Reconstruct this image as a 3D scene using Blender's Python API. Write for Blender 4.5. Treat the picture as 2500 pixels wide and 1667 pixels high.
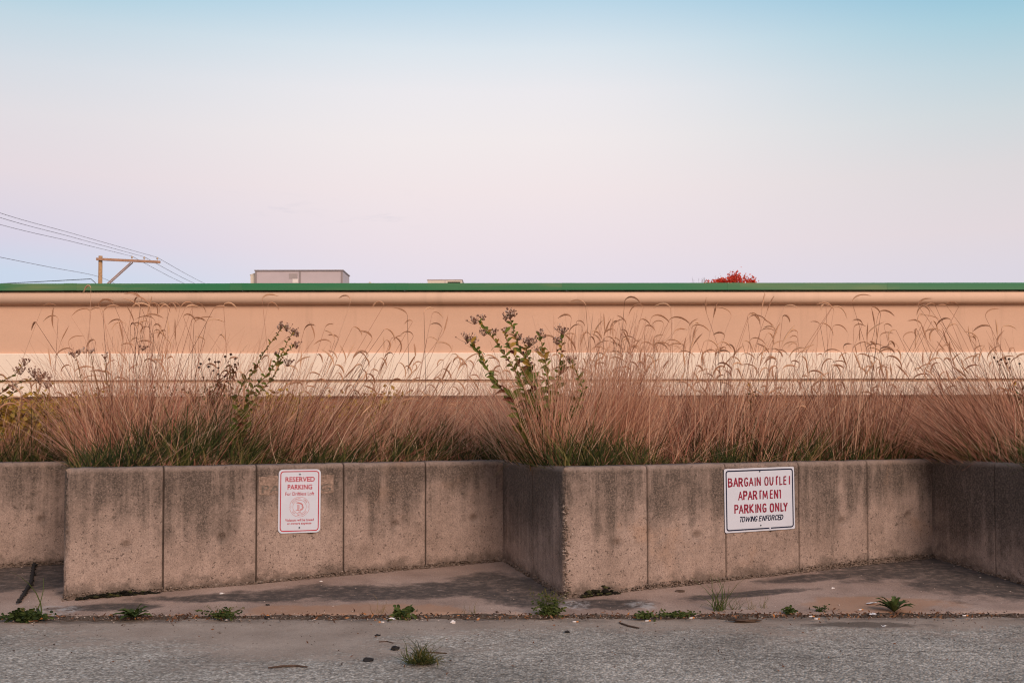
import bpy, bmesh, math, random
import numpy as np
from mathutils import Vector, Matrix, noise as mnoise

random.seed(7)
rng = np.random.default_rng(7)
for o in list(bpy.data.objects):
    bpy.data.objects.remove(o)
S = bpy.context.scene
COL = S.collection
rad = math.radians

# ------------------------------------------------------------------ camera
F = 2600.0                       # focal length in photo pixels (2500 wide)
PITCH, ROLL, CAMZ = 1.83, -0.13, 1.2
cam = bpy.data.cameras.new('camera')
cam.sensor_width = 36.0
cam.lens = F / 2500 * 36.0
cam.shift_y = 105 / 2500
cam.clip_start, cam.clip_end = 0.1, 5000
cam.dof.use_dof = True
cam.dof.focus_distance = 8.0
cam.dof.aperture_fstop = 5.6
camo = bpy.data.objects.new('camera', cam)
COL.objects.link(camo)
RC = Matrix.Rotation(rad(90 + PITCH), 3, 'X') @ Matrix.Rotation(rad(ROLL), 3, 'Z')
camo.matrix_world = Matrix.Translation((0, 0, CAMZ)) @ RC.to_4x4()
S.camera = camo


def ray(px, py):
    return RC @ Vector(((px - 1250) / F, (938.5 - py) / F, -1.0))


def at(px, py, Y):
    d = ray(px, py)
    k = Y / d.y
    return Vector((d.x * k, Y, CAMZ + d.z * k))


def on_ground(px, py, z):
    d = ray(px, py)
    k = (z - CAMZ) / d.z
    return Vector((d.x * k, d.y * k, z))


# ------------------------------------------------------------------ world, sun, exposure
S.cycles.filter_width = 1.1
S.view_settings.view_transform = 'Standard'
S.view_settings.look = 'None'
S.view_settings.exposure = 0.0
S.view_settings.gamma = 1.0
SUN_EL, SUN_AZ = 30.0, 150.0     # azimuth clockwise from +Y: behind the camera, to its right


def lin(r, g, b):
    f = lambda c: (c / 255 / 12.92) if c / 255 <= 0.04045 else ((c / 255 + 0.055) / 1.055) ** 2.4
    return (f(r), f(g), f(b), 1.0)


class NT:
    """short hand for building node trees"""
    def __init__(self, tree):
        self.t = tree
        self.n = tree.nodes
        self.l = tree.links

    def put(self, sock, v):
        if v is None:
            return
        if isinstance(v, bpy.types.NodeSocket):
            self.l.new(v, sock)
        else:
            if sock.type == 'RGBA' and len(v) == 3:
                v = (*v, 1.0)
            sock.default_value = v

    def new(self, typ, **props):
        nd = self.n.new(typ)
        for k, v in props.items():
            setattr(nd, k, v)
        return nd

    def math(self, op, a, b=None, c=None, clamp=False):
        nd = self.new('ShaderNodeMath', operation=op, use_clamp=clamp)
        for i, v in enumerate((a, b, c)):
            if v is not None:
                self.put(nd.inputs[i], v)
        return nd.outputs[0]

    def mix(self, fac, a, b, mode='MIX'):
        nd = self.new('ShaderNodeMix', data_type='RGBA', blend_type=mode)
        self.put(nd.inputs[0], fac)
        self.put(nd.inputs[6], a)
        self.put(nd.inputs[7], b)
        return nd.outputs[2]

    def ramp(self, fac, stops, interp='LINEAR'):
        nd = self.new('ShaderNodeValToRGB')
        cr = nd.color_ramp
        cr.interpolation = interp
        while len(cr.elements) < len(stops):
            cr.elements.new(0.5)
        for e, (p, c) in zip(cr.elements, stops):
            e.position = p
            e.color = (c, c, c, 1) if isinstance(c, (int, float)) else ((*c, 1) if len(c) == 3 else c)
        self.put(nd.inputs[0], fac)
        return nd.outputs[0]

    def noise(self, vec, scale, detail=4, rough=0.55, dist=0.0):
        nd = self.new('ShaderNodeTexNoise')
        self.put(nd.inputs['Vector'], vec)
        nd.inputs['Scale'].default_value = scale
        nd.inputs['Detail'].default_value = detail
        nd.inputs['Roughness'].default_value = rough
        nd.inputs['Distortion'].default_value = dist
        return nd.outputs[0]

    def voronoi(self, vec, scale, feature='F1'):
        nd = self.new('ShaderNodeTexVoronoi', feature=feature)
        self.put(nd.inputs['Vector'], vec)
        nd.inputs['Scale'].default_value = scale
        return nd

    def mapping(self, vec, scale=(1, 1, 1), loc=(0, 0, 0)):
        nd = self.new('ShaderNodeMapping')
        self.put(nd.inputs['Vector'], vec)
        nd.inputs['Scale'].default_value = scale
        nd.inputs['Location'].default_value = loc
        return nd.outputs[0]

    def maprange(self, v, a, b, c=0.0, d=1.0, smooth=True):
        nd = self.new('ShaderNodeMapRange', interpolation_type='SMOOTHSTEP' if smooth else 'LINEAR')
        self.put(nd.inputs[0], v)
        for i, x in enumerate((a, b, c, d)):
            nd.inputs[1 + i].default_value = x
        return nd.outputs[0]

    def xyz(self, vec):
        nd = self.new('ShaderNodeSeparateXYZ')
        self.put(nd.inputs[0], vec)
        return nd.outputs

    def bump(self, h, strength, dist=0.01):
        nd = self.new('ShaderNodeBump')
        nd.inputs['Strength'].default_value = strength
        nd.inputs['Distance'].default_value = dist
        self.put(nd.inputs['Height'], h)
        return nd.outputs[0]


world = bpy.data.worlds.new('World')
S.world = world
world.use_nodes = True
w = NT(world.node_tree)
w.n.clear()
tc = w.new('ShaderNodeTexCoord')
gx, gy, gz = w.xyz(tc.outputs['Generated'])
# dusk sky opposite the sunset: lavender at the horizon, pink belt, then pale and teal blue above
elev = w.maprange(gz, 0.0, 0.5, smooth=False)
belt = w.ramp(elev, [
    (0.00, lin(214, 212, 228)), (0.24, lin(226, 217, 229)), (0.32, lin(234, 221, 227)), (0.42, lin(240, 227, 228)),
    (0.51, lin(240, 232, 232)), (0.59, lin(235, 232, 235)), (0.66, lin(219, 228, 235)), (0.735, lin(187, 214, 230)),
    (0.86, lin(130, 186, 212)), (1.0, lin(108, 160, 196))])
side_w = w.ramp(elev, [                      # towards the left of the view
    (0.00, lin(188, 208, 230)), (0.25, lin(199, 212, 231)), (0.31, lin(214, 208, 224)), (0.42, lin(227, 215, 220)),
    (0.51, lin(224, 219, 223)), (0.59, lin(212, 218, 225)), (0.66, lin(193, 213, 224)), (0.735, lin(156, 202, 221)),
    (0.86, lin(112, 176, 206)), (1.0, lin(98, 150, 190))])
side_e = w.ramp(elev, [                      # towards the right, bluer higher up
    (0.00, lin(206, 208, 222)), (0.25, lin(219, 212, 222)), (0.32, lin(224, 213, 217)), (0.42, lin(219, 214, 216)),
    (0.51, lin(205, 214, 218)), (0.58, lin(188, 210, 219)), (0.65, lin(164, 203, 218)), (0.73, lin(130, 188, 214)),
    (0.86, lin(96, 164, 200)), (1.0, lin(90, 142, 184))])
az = w.math('ARCTAN2', gx, gy)
skyc = w.mix(w.maprange(az, -0.06, -0.50), belt, side_w)
skyc = w.mix(w.maprange(az, 0.02, 0.50), skyc, side_e)
# sunset glow on the other half of the sky, behind the camera
glow = w.ramp(w.maprange(gz, 0.0, 1.0, smooth=False), [
    (0.0, lin(255, 206, 170)), (0.15, lin(252, 216, 196)), (0.4, lin(214, 212, 216)), (1.0, lin(120, 160, 198))])
skyc = w.mix(w.maprange(gy, 0.25, -0.45), skyc, glow)
# a few very thin wisps of cloud low in the pink belt
cl = w.noise(w.mapping(tc.outputs['Generated'], (16, 16, 75), (5.6, 0, 1.2)), 1.0, 4, 0.6, 0.6)
wisp = w.math('MULTIPLY', w.maprange(cl, 0.55, 0.70), w.maprange(gz, 0.17, 0.19))
wisp = w.math('MULTIPLY', wisp, w.maprange(gz, 0.215, 0.19))
wisp = w.math('MULTIPLY', wisp, w.math('MULTIPLY', w.maprange(gx, -0.06, -0.11), w.maprange(gx, -0.30, -0.24)))
skyc = w.mix(w.math('MULTIPLY', wisp, 0.28), skyc, lin(204, 200, 212))
nish = w.new('ShaderNodeTexSky', sky_type='NISHITA')
nish.sun_disc = False
nish.sun_elevation = rad(SUN_EL)
nish.sun_rotation = rad(SUN_AZ)
bg1 = w.new('ShaderNodeBackground')
w.put(bg1.inputs[0], skyc)
bg1.inputs[1].default_value = 1.0
bg2 = w.new('ShaderNodeBackground')
w.put(bg2.inputs[0], nish.outputs[0])
bg2.inputs[1].default_value = 0.004
addb = w.new('ShaderNodeAddShader')
w.l.new(bg1.outputs[0], addb.inputs[0])
w.l.new(bg2.outputs[0], addb.inputs[1])
wo = w.new('ShaderNodeOutputWorld')
w.l.new(addb.outputs[0], wo.inputs[0])

sun = bpy.data.lights.new('sun', 'SUN')
sun.energy = 2.6
sun.angle = rad(26)
sun.color = (1.0, 0.77, 0.62)
suno = bpy.data.objects.new('sun', sun)
COL.objects.link(suno)
sd = Vector((math.sin(rad(SUN_AZ)) * math.cos(rad(SUN_EL)), math.cos(rad(SUN_AZ)) * math.cos(rad(SUN_EL)), math.sin(rad(SUN_EL))))
suno.rotation_euler = sd.to_track_quat('Z', 'Y').to_euler()
suno.location = sd * 40


# ------------------------------------------------------------------ object helpers
def tag(o, label=None, cat=None, group=None, kind=None):
    for k, v in (('label', label), ('category', cat), ('group', group), ('kind', kind)):
        if v:
            o[k] = v
    return o


def empty(name, loc, label, cat, group=None):
    o = bpy.data.objects.new(name, None)
    o.empty_display_size = 0.1
    COL.objects.link(o)
    o.location = loc
    return tag(o, label, cat, group)


def link(name, me, mat, parent=None, smooth=False):
    o = bpy.data.objects.new(name, me)
    COL.objects.link(o)
    if mat is not None:
        for m in (mat if isinstance(mat, (list, tuple)) else [mat]):
            me.materials.append(m)
    if smooth:
        me.polygons.foreach_set('use_smooth', [True] * len(me.polygons))
    if parent is not None:
        o.parent = parent
        o.matrix_parent_inverse = Matrix.Translation(-Vector(parent.location))
        # parents here are only ever translated
    return o


class MB:
    """collects vertices, faces and a per-vertex tint in world space"""
    def __init__(self):
        self.v, self.f, self.t = [], [], []
        self.n = 0

    def add(self, verts, faces, tint=0.5):
        b = self.n
        self.v.extend([tuple(p) for p in verts])
        self.f.extend([tuple(i + b for i in fc) for fc in faces])
        if isinstance(tint, (int, float)):
            self.t.extend([tint] * len(verts))
        else:
            self.t.extend(list(tint))
        self.n += len(verts)

    def box(self, lo, hi, M=None, tint=0.5):
        x0, y0, z0 = lo
        x1, y1, z1 = hi
        vs = [Vector(p) for p in ((x0, y0, z0), (x1, y0, z0), (x1, y1, z0), (x0, y1, z0), (x0, y0, z1), (x1, y0, z1), (x1, y1, z1), (x0, y1, z1))]
        if M is not None:
            vs = [M @ p for p in vs]
        self.add(vs, [(0, 3, 2, 1), (4, 5, 6, 7), (0, 1, 5, 4), (1, 2, 6, 5), (2, 3, 7, 6), (3, 0, 4, 7)], tint)

    def tube(self, pts, radii, sides=6, tint=0.5, cap=True):
        pts = [Vector(p) for p in pts]
        n = len(pts)
        if isinstance(radii, (int, float)):
            radii = [radii] * n
        vs, fs = [], []
        for i, p in enumerate(pts):
            d = (pts[min(i + 1, n - 1)] - pts[max(i - 1, 0)])
            d = d.normalized() if d.length > 1e-9 else Vector((0, 0, 1))
            a = d.cross(Vector((0.31, 0.9, 0.2)))
            if a.length < 1e-3:
                a = d.cross(Vector((1, 0, 0)))
            a.normalize()
            b = d.cross(a)
            for k in range(sides):
                th = 2 * math.pi * k / sides
                vs.append(p + (a * math.cos(th) + b * math.sin(th)) * radii[i])
        for i in range(n - 1):
            for k in range(sides):
                k2 = (k + 1) % sides
                fs.append((i * sides + k, i * sides + k2, (i + 1) * sides + k2, (i + 1) * sides + k))
        if cap:
            fs.append(tuple(range(sides - 1, -1, -1)))
            fs.append(tuple((n - 1) * sides + k for k in range(sides)))
        self.add(vs, fs, tint)

    def lump(self, c, r, rough=0.25, squash=(1, 1, 1), tint=0.5, sub=1):
        bm = bmesh.new()
        bmesh.ops.create_icosphere(bm, subdivisions=sub, radius=1.0)
        sd_ = random.random() * 100
        vs = []
        for v in bm.verts:
            k = r * (1 + rough * 2 * mnoise.noise(v.co * 1.7 + Vector((sd_, sd_, 0))))
            vs.append(Vector(c) + Vector((v.co.x * k * squash[0], v.co.y * k * squash[1], v.co.z * k * squash[2])))
        fs = [tuple(v.index for v in f.verts) for f in bm.faces]
        bm.free()
        self.add(vs, fs, tint)

    def build(self, name, mat, parent=None, smooth=False):
        me = bpy.data.meshes.new(name)
        me.from_pydata(self.v, [], self.f)
        a = me.attributes.new('tint', 'FLOAT', 'POINT')
        a.data.foreach_set('value', np.array(self.t, dtype=np.float32))
        me.update()
        return link(name, me, mat, parent, smooth)


# ------------------------------------------------------------------ materials
def material(name, rough=0.8, spec=0.3):
    m = bpy.data.materials.new(name)
    m.use_nodes = True
    nt = NT(m.node_tree)
    b = nt.n['Principled BSDF']
    b.inputs['Roughness'].default_value = rough
    b.inputs['Specular IOR Level'].default_value = spec
    return m, nt, b


def plain(name, c, rough=0.7, spec=0.3, metal=0.0, var=0.12, scale=30.0):
    m, nt, b = material(name, rough, spec)
    b.inputs['Metallic'].default_value = metal
    g = nt.new('ShaderNodeNewGeometry')
    n = nt.noise(g.outputs['Position'], scale, 4, 0.6)
    lo = tuple(x * (1 - var) for x in c)
    hi = tuple(min(1, x * (1 + var)) for x in c)
    nt.put(b.inputs['Base Color'], nt.ramp(n, [(0.3, lo), (0.7, hi)]))
    return m


def tinted(name, stops, rough=0.75, transl=0.25, spec=0.2):
    """colour picked along a ramp by each blade's or leaf's own tint"""
    m, nt, b = material(name, rough, spec)
    a = nt.new('ShaderNodeAttribute', attribute_name='tint')
    c = nt.ramp(a.outputs['Fac'], stops)
    nt.put(b.inputs['Base Color'], c)
    if transl > 0:
        tr = nt.new('ShaderNodeBsdfTranslucent')
        nt.put(tr.inputs[0], c)
        mx = nt.new('ShaderNodeMixShader')
        mx.inputs[0].default_value = transl
        nt.l.new(b.outputs[0], mx.inputs[1])
        nt.l.new(tr.outputs[0], mx.inputs[2])
        nt.l.new(mx.outputs[0], nt.n['Material Output'].inputs[0])
    return m


def concrete_wall(name, stain, soot):
    m, nt, b = material(name, 0.9, 0.2)
    uv = nt.new('ShaderNodeUVMap', uv_map='wall')
    V = uv.outputs[0]
    u, v, _ = nt.xyz(V)
    g = nt.new('ShaderNodeNewGeometry')
    P = g.outputs['Position']
    base = nt.ramp(nt.noise(V, 2.6, 6, 0.65), [(0.3, (0.246, 0.177, 0.145)), (0.5, (0.323, 0.236, 0.196)), (0.72, (0.388, 0.288, 0.243))])
    grain = nt.noise(P, 120, 5, 0.8)
    base = nt.mix(1.0, base, nt.ramp(grain, [(0.28, 0.50), (0.5, 1.0), (0.75, 1.42)]), 'MULTIPLY')
    mott = nt.noise(P, 22, 5, 0.75)
    base = nt.mix(1.0, base, nt.ramp(mott, [(0.3, 0.78), (0.5, 1.0), (0.7, 1.15)]), 'MULTIPLY')
    # orange-ochre blooms
    rust = nt.maprange(nt.noise(V, 1.7, 4, 0.6, 0.5), 0.56, 0.75)
    base = nt.mix(nt.math('MULTIPLY', rust, 0.4), base, (0.38, 0.215, 0.125))
    # pits and dark aggregate specks, crowded in some places
    crowd = nt.noise(V, 4.0, 4, 0.6)
    thr = nt.math('MULTIPLY', nt.math('SUBTRACT', crowd, 0.5), 0.22)
    pit = nt.maprange(nt.math('ADD', nt.noise(P, 52, 2, 0.5), thr), 0.655, 0.70)
    pit2 = nt.maprange(nt.math('ADD', nt.noise(P, 110, 2, 0.5), thr), 0.63, 0.69)
    base = nt.mix(nt.math('MULTIPLY', pit2, 0.36), base, (0.085, 0.062, 0.05))
    base = nt.mix(nt.math('MULTIPLY', pit, 0.58), base, (0.055, 0.04, 0.032))
    pale = nt.maprange(nt.noise(nt.mapping(P, (1, 1, 1), (7, 3, 1)), 85, 2, 0.5), 0.68, 0.72)
    base = nt.mix(nt.math('MULTIPLY', pale, 0.4), base, (0.50, 0.40, 0.33))
    # rain streaks running down from the top
    st1 = nt.noise(nt.mapping(V, (13, 0.9, 1)), 1.0, 5, 0.65)
    st2 = nt.noise(nt.mapping(V, (48, 1.6, 1), (5, 0, 0)), 1.0, 4, 0.65)
    blot = nt.noise(nt.mapping(V, (2.4, 2.2, 1), (1.3, 0.4, 0)), 1.0, 6, 0.7)
    lobe = nt.noise(nt.mapping(V, (9, 0.3, 1), (2, 0, 0)), 1.0, 3, 0.6)
    vv = nt.math('ADD', v, nt.math('MULTIPLY', nt.math('SUBTRACT', blot, 0.5), 1.05))
    vv = nt.math('ADD', vv, nt.math('MULTIPLY', nt.math('SUBTRACT', lobe, 0.5), 0.75))
    zone = nt.math('SUBTRACT', nt.noise(nt.mapping(V, (0.8, 0.01, 1), (3.7, 0, 0)), 1.0, 2, 0.5), 0.5)
    vv = nt.math('ADD', vv, nt.math('MULTIPLY', zone, 0.7))
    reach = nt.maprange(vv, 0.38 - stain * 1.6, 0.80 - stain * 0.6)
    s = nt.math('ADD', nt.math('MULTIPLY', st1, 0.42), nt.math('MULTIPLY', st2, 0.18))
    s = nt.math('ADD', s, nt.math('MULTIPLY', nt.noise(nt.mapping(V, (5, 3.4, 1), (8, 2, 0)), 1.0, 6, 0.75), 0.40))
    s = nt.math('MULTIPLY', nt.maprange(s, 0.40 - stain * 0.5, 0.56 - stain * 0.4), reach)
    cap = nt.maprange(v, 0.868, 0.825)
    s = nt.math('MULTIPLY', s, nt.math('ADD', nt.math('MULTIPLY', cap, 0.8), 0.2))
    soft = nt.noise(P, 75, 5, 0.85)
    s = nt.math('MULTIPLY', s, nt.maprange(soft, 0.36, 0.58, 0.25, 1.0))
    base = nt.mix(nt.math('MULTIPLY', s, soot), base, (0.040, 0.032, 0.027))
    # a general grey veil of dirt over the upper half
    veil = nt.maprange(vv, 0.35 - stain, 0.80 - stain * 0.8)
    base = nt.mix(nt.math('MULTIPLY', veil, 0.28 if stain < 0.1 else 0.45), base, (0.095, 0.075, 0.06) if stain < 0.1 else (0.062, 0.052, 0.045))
    # damp, dirty foot of the wall
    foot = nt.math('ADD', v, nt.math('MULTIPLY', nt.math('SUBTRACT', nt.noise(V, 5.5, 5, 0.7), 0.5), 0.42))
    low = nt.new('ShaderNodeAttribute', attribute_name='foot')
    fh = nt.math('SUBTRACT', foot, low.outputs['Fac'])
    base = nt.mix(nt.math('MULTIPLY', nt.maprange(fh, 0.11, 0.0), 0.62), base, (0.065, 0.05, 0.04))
    # grime packed into the casting joints
    gr_ = nt.new('ShaderNodeAttribute', attribute_name='groove')
    base = nt.mix(nt.math('MULTIPLY', gr_.outputs['Fac'], 0.85), base, (0.04, 0.03, 0.025))
    nt.put(b.inputs['Base Color'], base)
    h = nt.math('SUBTRACT', nt.math('MULTIPLY', grain, 0.5), nt.math('ADD', nt.math('MULTIPLY', pit, 0.9), nt.math('MULTIPLY', pit2, 0.4)))
    nt.put(b.inputs['Normal'], nt.bump(h, 0.7, 0.006))
    return m


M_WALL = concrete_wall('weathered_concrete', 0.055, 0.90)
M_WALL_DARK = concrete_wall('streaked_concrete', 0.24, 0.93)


def apron_material():
    m, nt, b = material('apron_concrete', 0.85, 0.25)
    g = nt.new('ShaderNodeNewGeometry')
    P = g.outputs['Position']
    x, y, z = nt.xyz(P)
    base = nt.ramp(nt.noise(P, 1.8, 6, 0.65), [(0.3, (0.235, 0.158, 0.122)), (0.5, (0.325, 0.226, 0.18)), (0.7, (0.41, 0.292, 0.235))])
    grain = nt.noise(P, 120, 4, 0.75)
    base = nt.mix(1.0, base, nt.ramp(grain, [(0.3, 0.6), (0.7, 1.35)]), 'MULTIPLY')
    warp = nt.noise(P, 2.3, 6, 0.7)
    warp2 = nt.noise(P, 7.0, 5, 0.7)

    def blob(cx, cy, rx, ry, ang=0.0):
        dx, dy = nt.math('SUBTRACT', x, cx), nt.math('SUBTRACT', y, cy)
        c, s = math.cos(ang), math.sin(ang)
        a = nt.math('ADD', nt.math('MULTIPLY', dx, c / rx), nt.math('MULTIPLY', dy, s / rx))
        q = nt.math('ADD', nt.math('MULTIPLY', dx, -s / ry), nt.math('MULTIPLY', dy, c / ry))
        r = nt.math('SQRT', nt.math('ADD', nt.math('MULTIPLY', a, a), nt.math('MULTIPLY', q, q)))
        r = nt.math('ADD', r, nt.math('MULTIPLY', nt.math('SUBTRACT', warp, 0.5), 2.2))
        r = nt.math('ADD', r, nt.math('MULTIPLY', nt.math('SUBTRACT', warp2, 0.5), 0.9))
        return nt.maprange(r, 1.2, 0.72)

    rust = blob(-0.95, 6.85, 0.75, 0.16)
    rust = nt.math('MAXIMUM', rust, blob(2.35, 6.95, 0.5, 0.2))
    base = nt.mix(nt.math('MULTIPLY', rust, 0.6), base, (0.36, 0.185, 0.10))
    # algae and water stains in the bays, with the returns' soft shadow painted in
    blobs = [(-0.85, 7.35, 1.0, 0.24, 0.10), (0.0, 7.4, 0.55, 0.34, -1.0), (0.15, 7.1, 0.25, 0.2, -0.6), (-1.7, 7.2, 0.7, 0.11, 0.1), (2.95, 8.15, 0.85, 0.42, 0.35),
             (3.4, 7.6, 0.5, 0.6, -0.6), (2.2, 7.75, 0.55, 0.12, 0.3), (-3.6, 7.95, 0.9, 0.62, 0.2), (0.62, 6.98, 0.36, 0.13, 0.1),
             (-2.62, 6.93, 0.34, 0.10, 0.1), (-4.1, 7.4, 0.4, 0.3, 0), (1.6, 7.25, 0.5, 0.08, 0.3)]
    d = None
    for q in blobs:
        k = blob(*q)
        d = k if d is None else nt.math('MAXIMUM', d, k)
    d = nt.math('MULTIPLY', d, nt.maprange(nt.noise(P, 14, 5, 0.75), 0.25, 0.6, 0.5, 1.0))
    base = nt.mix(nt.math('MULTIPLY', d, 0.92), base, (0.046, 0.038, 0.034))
    pale = nt.math('MAXIMUM', blob(0.40, 6.95, 0.10, 0.14), blob(-2.95, 6.85, 0.2, 0.13))
    pale = nt.math('MAXIMUM', pale, blob(0.86, 6.95, 0.09, 0.12))
    pale = nt.math('MULTIPLY', pale, nt.maprange(nt.noise(P, 13, 6, 0.8, 1.0), 0.42, 0.6))
    base = nt.mix(nt.math('MULTIPLY', pale, 0.6), base, (0.46, 0.43, 0.41))
    # scaled spots where the surface has flaked
    fl = nt.maprange(nt.noise(nt.mapping(P, (9, 22, 9)), 1.0, 3, 0.6), 0.67, 0.72)
    base = nt.mix(nt.math('MULTIPLY', fl, 0.4), base, (0.47, 0.37, 0.32))
    nt.put(b.inputs['Base Color'], base)
    nt.put(b.inputs['Normal'], nt.bump(nt.math('ADD', grain, nt.math('MULTIPLY', warp2, 1.5)), 0.5, 0.004))
    return m


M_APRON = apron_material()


def asphalt_material():
    m, nt, b = material('worn_asphalt', 1.0, 0.05)
    g = nt.new('ShaderNodeNewGeometry')
    P = g.outputs['Position']
    x, y, z = nt.xyz(P)
    vo = nt.voronoi(P, 75)
    c1 = nt.xyz(vo.outputs['Color'])[0]
    stone = nt.ramp(c1, [(0.0, (0.28, 0.236, 0.195)), (0.5, (0.385, 0.33, 0.275)), (0.85, (0.48, 0.415, 0.352)), (1.0, (0.62, 0.545, 0.468))])
    clot = nt.noise(nt.mapping(P, (1, 0.7, 1)), 30, 6, 0.85)
    stone = nt.mix(1.0, stone, nt.ramp(clot, [(0.34, 0.5), (0.5, 1.0), (0.66, 1.32)]), 'MULTIPLY')
    stone = nt.mix(nt.math('MULTIPLY', nt.maprange(vo.outputs['Distance'], 0.45, 0.75), 0.4), stone, (0.055, 0.045, 0.040))
    holes = nt.maprange(nt.noise(P, 17, 4, 0.7), 0.60, 0.70)
    stone = nt.mix(nt.math('MULTIPLY', holes, 0.5), stone, (0.06, 0.05, 0.044))
    big = nt.noise(P, 1.1, 6, 0.7)
    stone = nt.mix(1.0, stone, nt.ramp(big, [(0.3, 0.66), (0.5, 1.0), (0.7, 1.3)]), 'MULTIPLY')
    # sand washed off the apron, lying in a ragged drift along its edge
    n1 = nt.noise(nt.mapping(P, (0.9, 1.7, 1), (4.4, 1.1, 0)), 1.0, 7, 0.68)
    n2 = nt.noise(P, 26, 5, 0.75)
    gx2 = nt.math('SUBTRACT', x, -1.25)
    hump = nt.math('EXPONENT', nt.math('MULTIPLY', nt.math('MULTIPLY', gx2, gx2), -1.1))
    e = nt.math('ADD', nt.math('SUBTRACT', y, 6.24), nt.math('MULTIPLY', hump, 0.72))
    e = nt.math('ADD', e, nt.math('MULTIPLY', nt.math('SUBTRACT', n1, 0.5), 2.6))
    e = nt.math('ADD', e, nt.math('MULTIPLY', nt.math('SUBTRACT', n2, 0.5), 1.9))
    sand = nt.maprange(e, -0.34, 0.36)
    sgrain = nt.noise(P, 200, 3, 0.8)
    sc = nt.ramp(nt.noise(P, 3.0, 5, 0.6), [(0.3, (0.29, 0.215, 0.168)), (0.7, (0.42, 0.322, 0.258))])
    sc = nt.mix(1.0, sc, nt.ramp(sgrain, [(0.3, 0.6), (0.7, 1.3)]), 'MULTIPLY')
    col = nt.mix(nt.math('MULTIPLY', sand, 0.9), stone, sc)
    # dark damp dirt close to the seam and an oil spot
    dk = nt.math('MULTIPLY', nt.maprange(y, 6.45, 6.68), nt.maprange(nt.noise(nt.mapping(P, (2.0, 5, 1)), 1.0, 5, 0.7), 0.42, 0.62))
    lx_, ly_ = nt.math('SUBTRACT', x, -2.55), nt.math('SUBTRACT', y, 6.60)
    r2 = nt.math('ADD', nt.math('MULTIPLY', nt.math('MULTIPLY', lx_, lx_), 3.0), nt.math('MULTIPLY', nt.math('MULTIPLY', ly_, ly_), 90.0))
    r2 = nt.math('ADD', r2, nt.math('MULTIPLY', nt.math('SUBTRACT', nt.noise(P, 8, 6, 0.8), 0.5), 3.5))
    dk = nt.math('MAXIMUM', dk, nt.maprange(r2, 1.1, 0.2))
    # a long hairline crack
    cr = nt.math('ADD', nt.math('SUBTRACT', y, 5.62), nt.math('MULTIPLY', nt.math('SUBTRACT', nt.noise(nt.mapping(P, (1.1, 0, 0)), 1.0, 6, 0.7), 0.5), 1.1))
    crk = nt.math('MULTIPLY', nt.maprange(nt.math('ABSOLUTE', cr), 0.012, 0.004), nt.maprange(x, -0.6, 0.2))
    dk = nt.math('MAXIMUM', dk, nt.math('MULTIPLY', crk, 0.8))
    ox, oy = nt.math('SUBTRACT', x, 2.1), nt.math('SUBTRACT', y, 6.42)
    r = nt.math('ADD', nt.math('MULTIPLY', nt.math('MULTIPLY', ox, ox), 6.0), nt.math('MULTIPLY', nt.math('MULTIPLY', oy, oy), 90.0))
    r = nt.math('ADD', r, nt.math('MULTIPLY', nt.math('SUBTRACT', nt.noise(P, 6, 6, 0.75), 0.5), 3.0))
    dk = nt.math('MAXIMUM', dk, nt.maprange(r, 1.1, 0.3))
    col = nt.mix(nt.math('MULTIPLY', dk, 0.62), col, (0.055, 0.042, 0.034))
    nt.put(b.inputs['Base Color'], col)
    hh = nt.math('MULTIPLY', nt.math('SUBTRACT', 1.0, vo.outputs['Distance']), nt.math('SUBTRACT', 1.0, nt.math('MULTIPLY', sand, 0.8)))
    nt.put(b.inputs['Normal'], nt.bump(nt.math('ADD', hh, nt.math('MULTIPLY', sgrain, 0.3)), 0.9, 0.008))
    return m


M_ASPHALT = asphalt_material()


def dirt_material(name, c0, c1):
    m, nt, b = material(name, 0.95, 0.1)
    g = nt.new('ShaderNodeNewGeometry')
    P = g.outputs['Position']
    n = nt.noise(P, 35, 6, 0.8)
    c = nt.ramp(n, [(0.3, c0), (0.7, c1)])
    c = nt.mix(nt.math('MULTIPLY', nt.maprange(nt.noise(P, 110, 3, 0.7), 0.6, 0.68), 0.5), c, (0.33, 0.25, 0.2))
    nt.put(b.inputs['Base Color'], c)
    nt.put(b.inputs['Normal'], nt.bump(n, 1.0, 0.02))
    return m


M_DIRT = dirt_material('seam_dirt', (0.05, 0.035, 0.026), (0.21, 0.145, 0.105))
M_SOIL = dirt_material('planter_soil', (0.03, 0.022, 0.016), (0.10, 0.068, 0.045))
M_GROUND = dirt_material('far_ground', (0.06, 0.055, 0.03), (0.14, 0.11, 0.07))


def stucco(name, c, var=0.05):
    m, nt, b = material(name, 0.92, 0.15)
    g = nt.new('ShaderNodeNewGeometry')
    P = g.outputs['Position']
    n = nt.noise(nt.mapping(P, (0.35, 1, 1.2)), 1.0, 6, 0.6)
    col = nt.ramp(n, [(0.3, tuple(x * (1 - var) for x in c)), (0.7, tuple(x * (1 + var) for x in c))])
    f = nt.noise(P, 60, 3, 0.8)
    col = nt.mix(1.0, col, nt.ramp(f, [(0.3, 0.93), (0.7, 1.06)]), 'MULTIPLY')
    stn = nt.noise(nt.mapping(P, (2.5, 1, 0.12)), 1.0, 5, 0.6)
    col = nt.mix(nt.math('MULTIPLY', nt.maprange(stn, 0.55, 0.75), 0.26), col, tuple(x * 0.62 for x in c))
    nt.put(b.inputs['Base Color'], col)
    nt.put(b.inputs['Normal'], nt.bump(f, 0.35, 0.004))
    return m


M_TAN = stucco('tan_stucco', (0.68, 0.437, 0.312))
M_ROLL = stucco('tan_cornice_stucco', (0.73, 0.50, 0.37))
M_CREAM = stucco('cream_stucco', (0.88, 0.745, 0.62), 0.03)
M_REVEAL = stucco('reveal_stucco', (0.52, 0.36, 0.25), 0.03)


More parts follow.
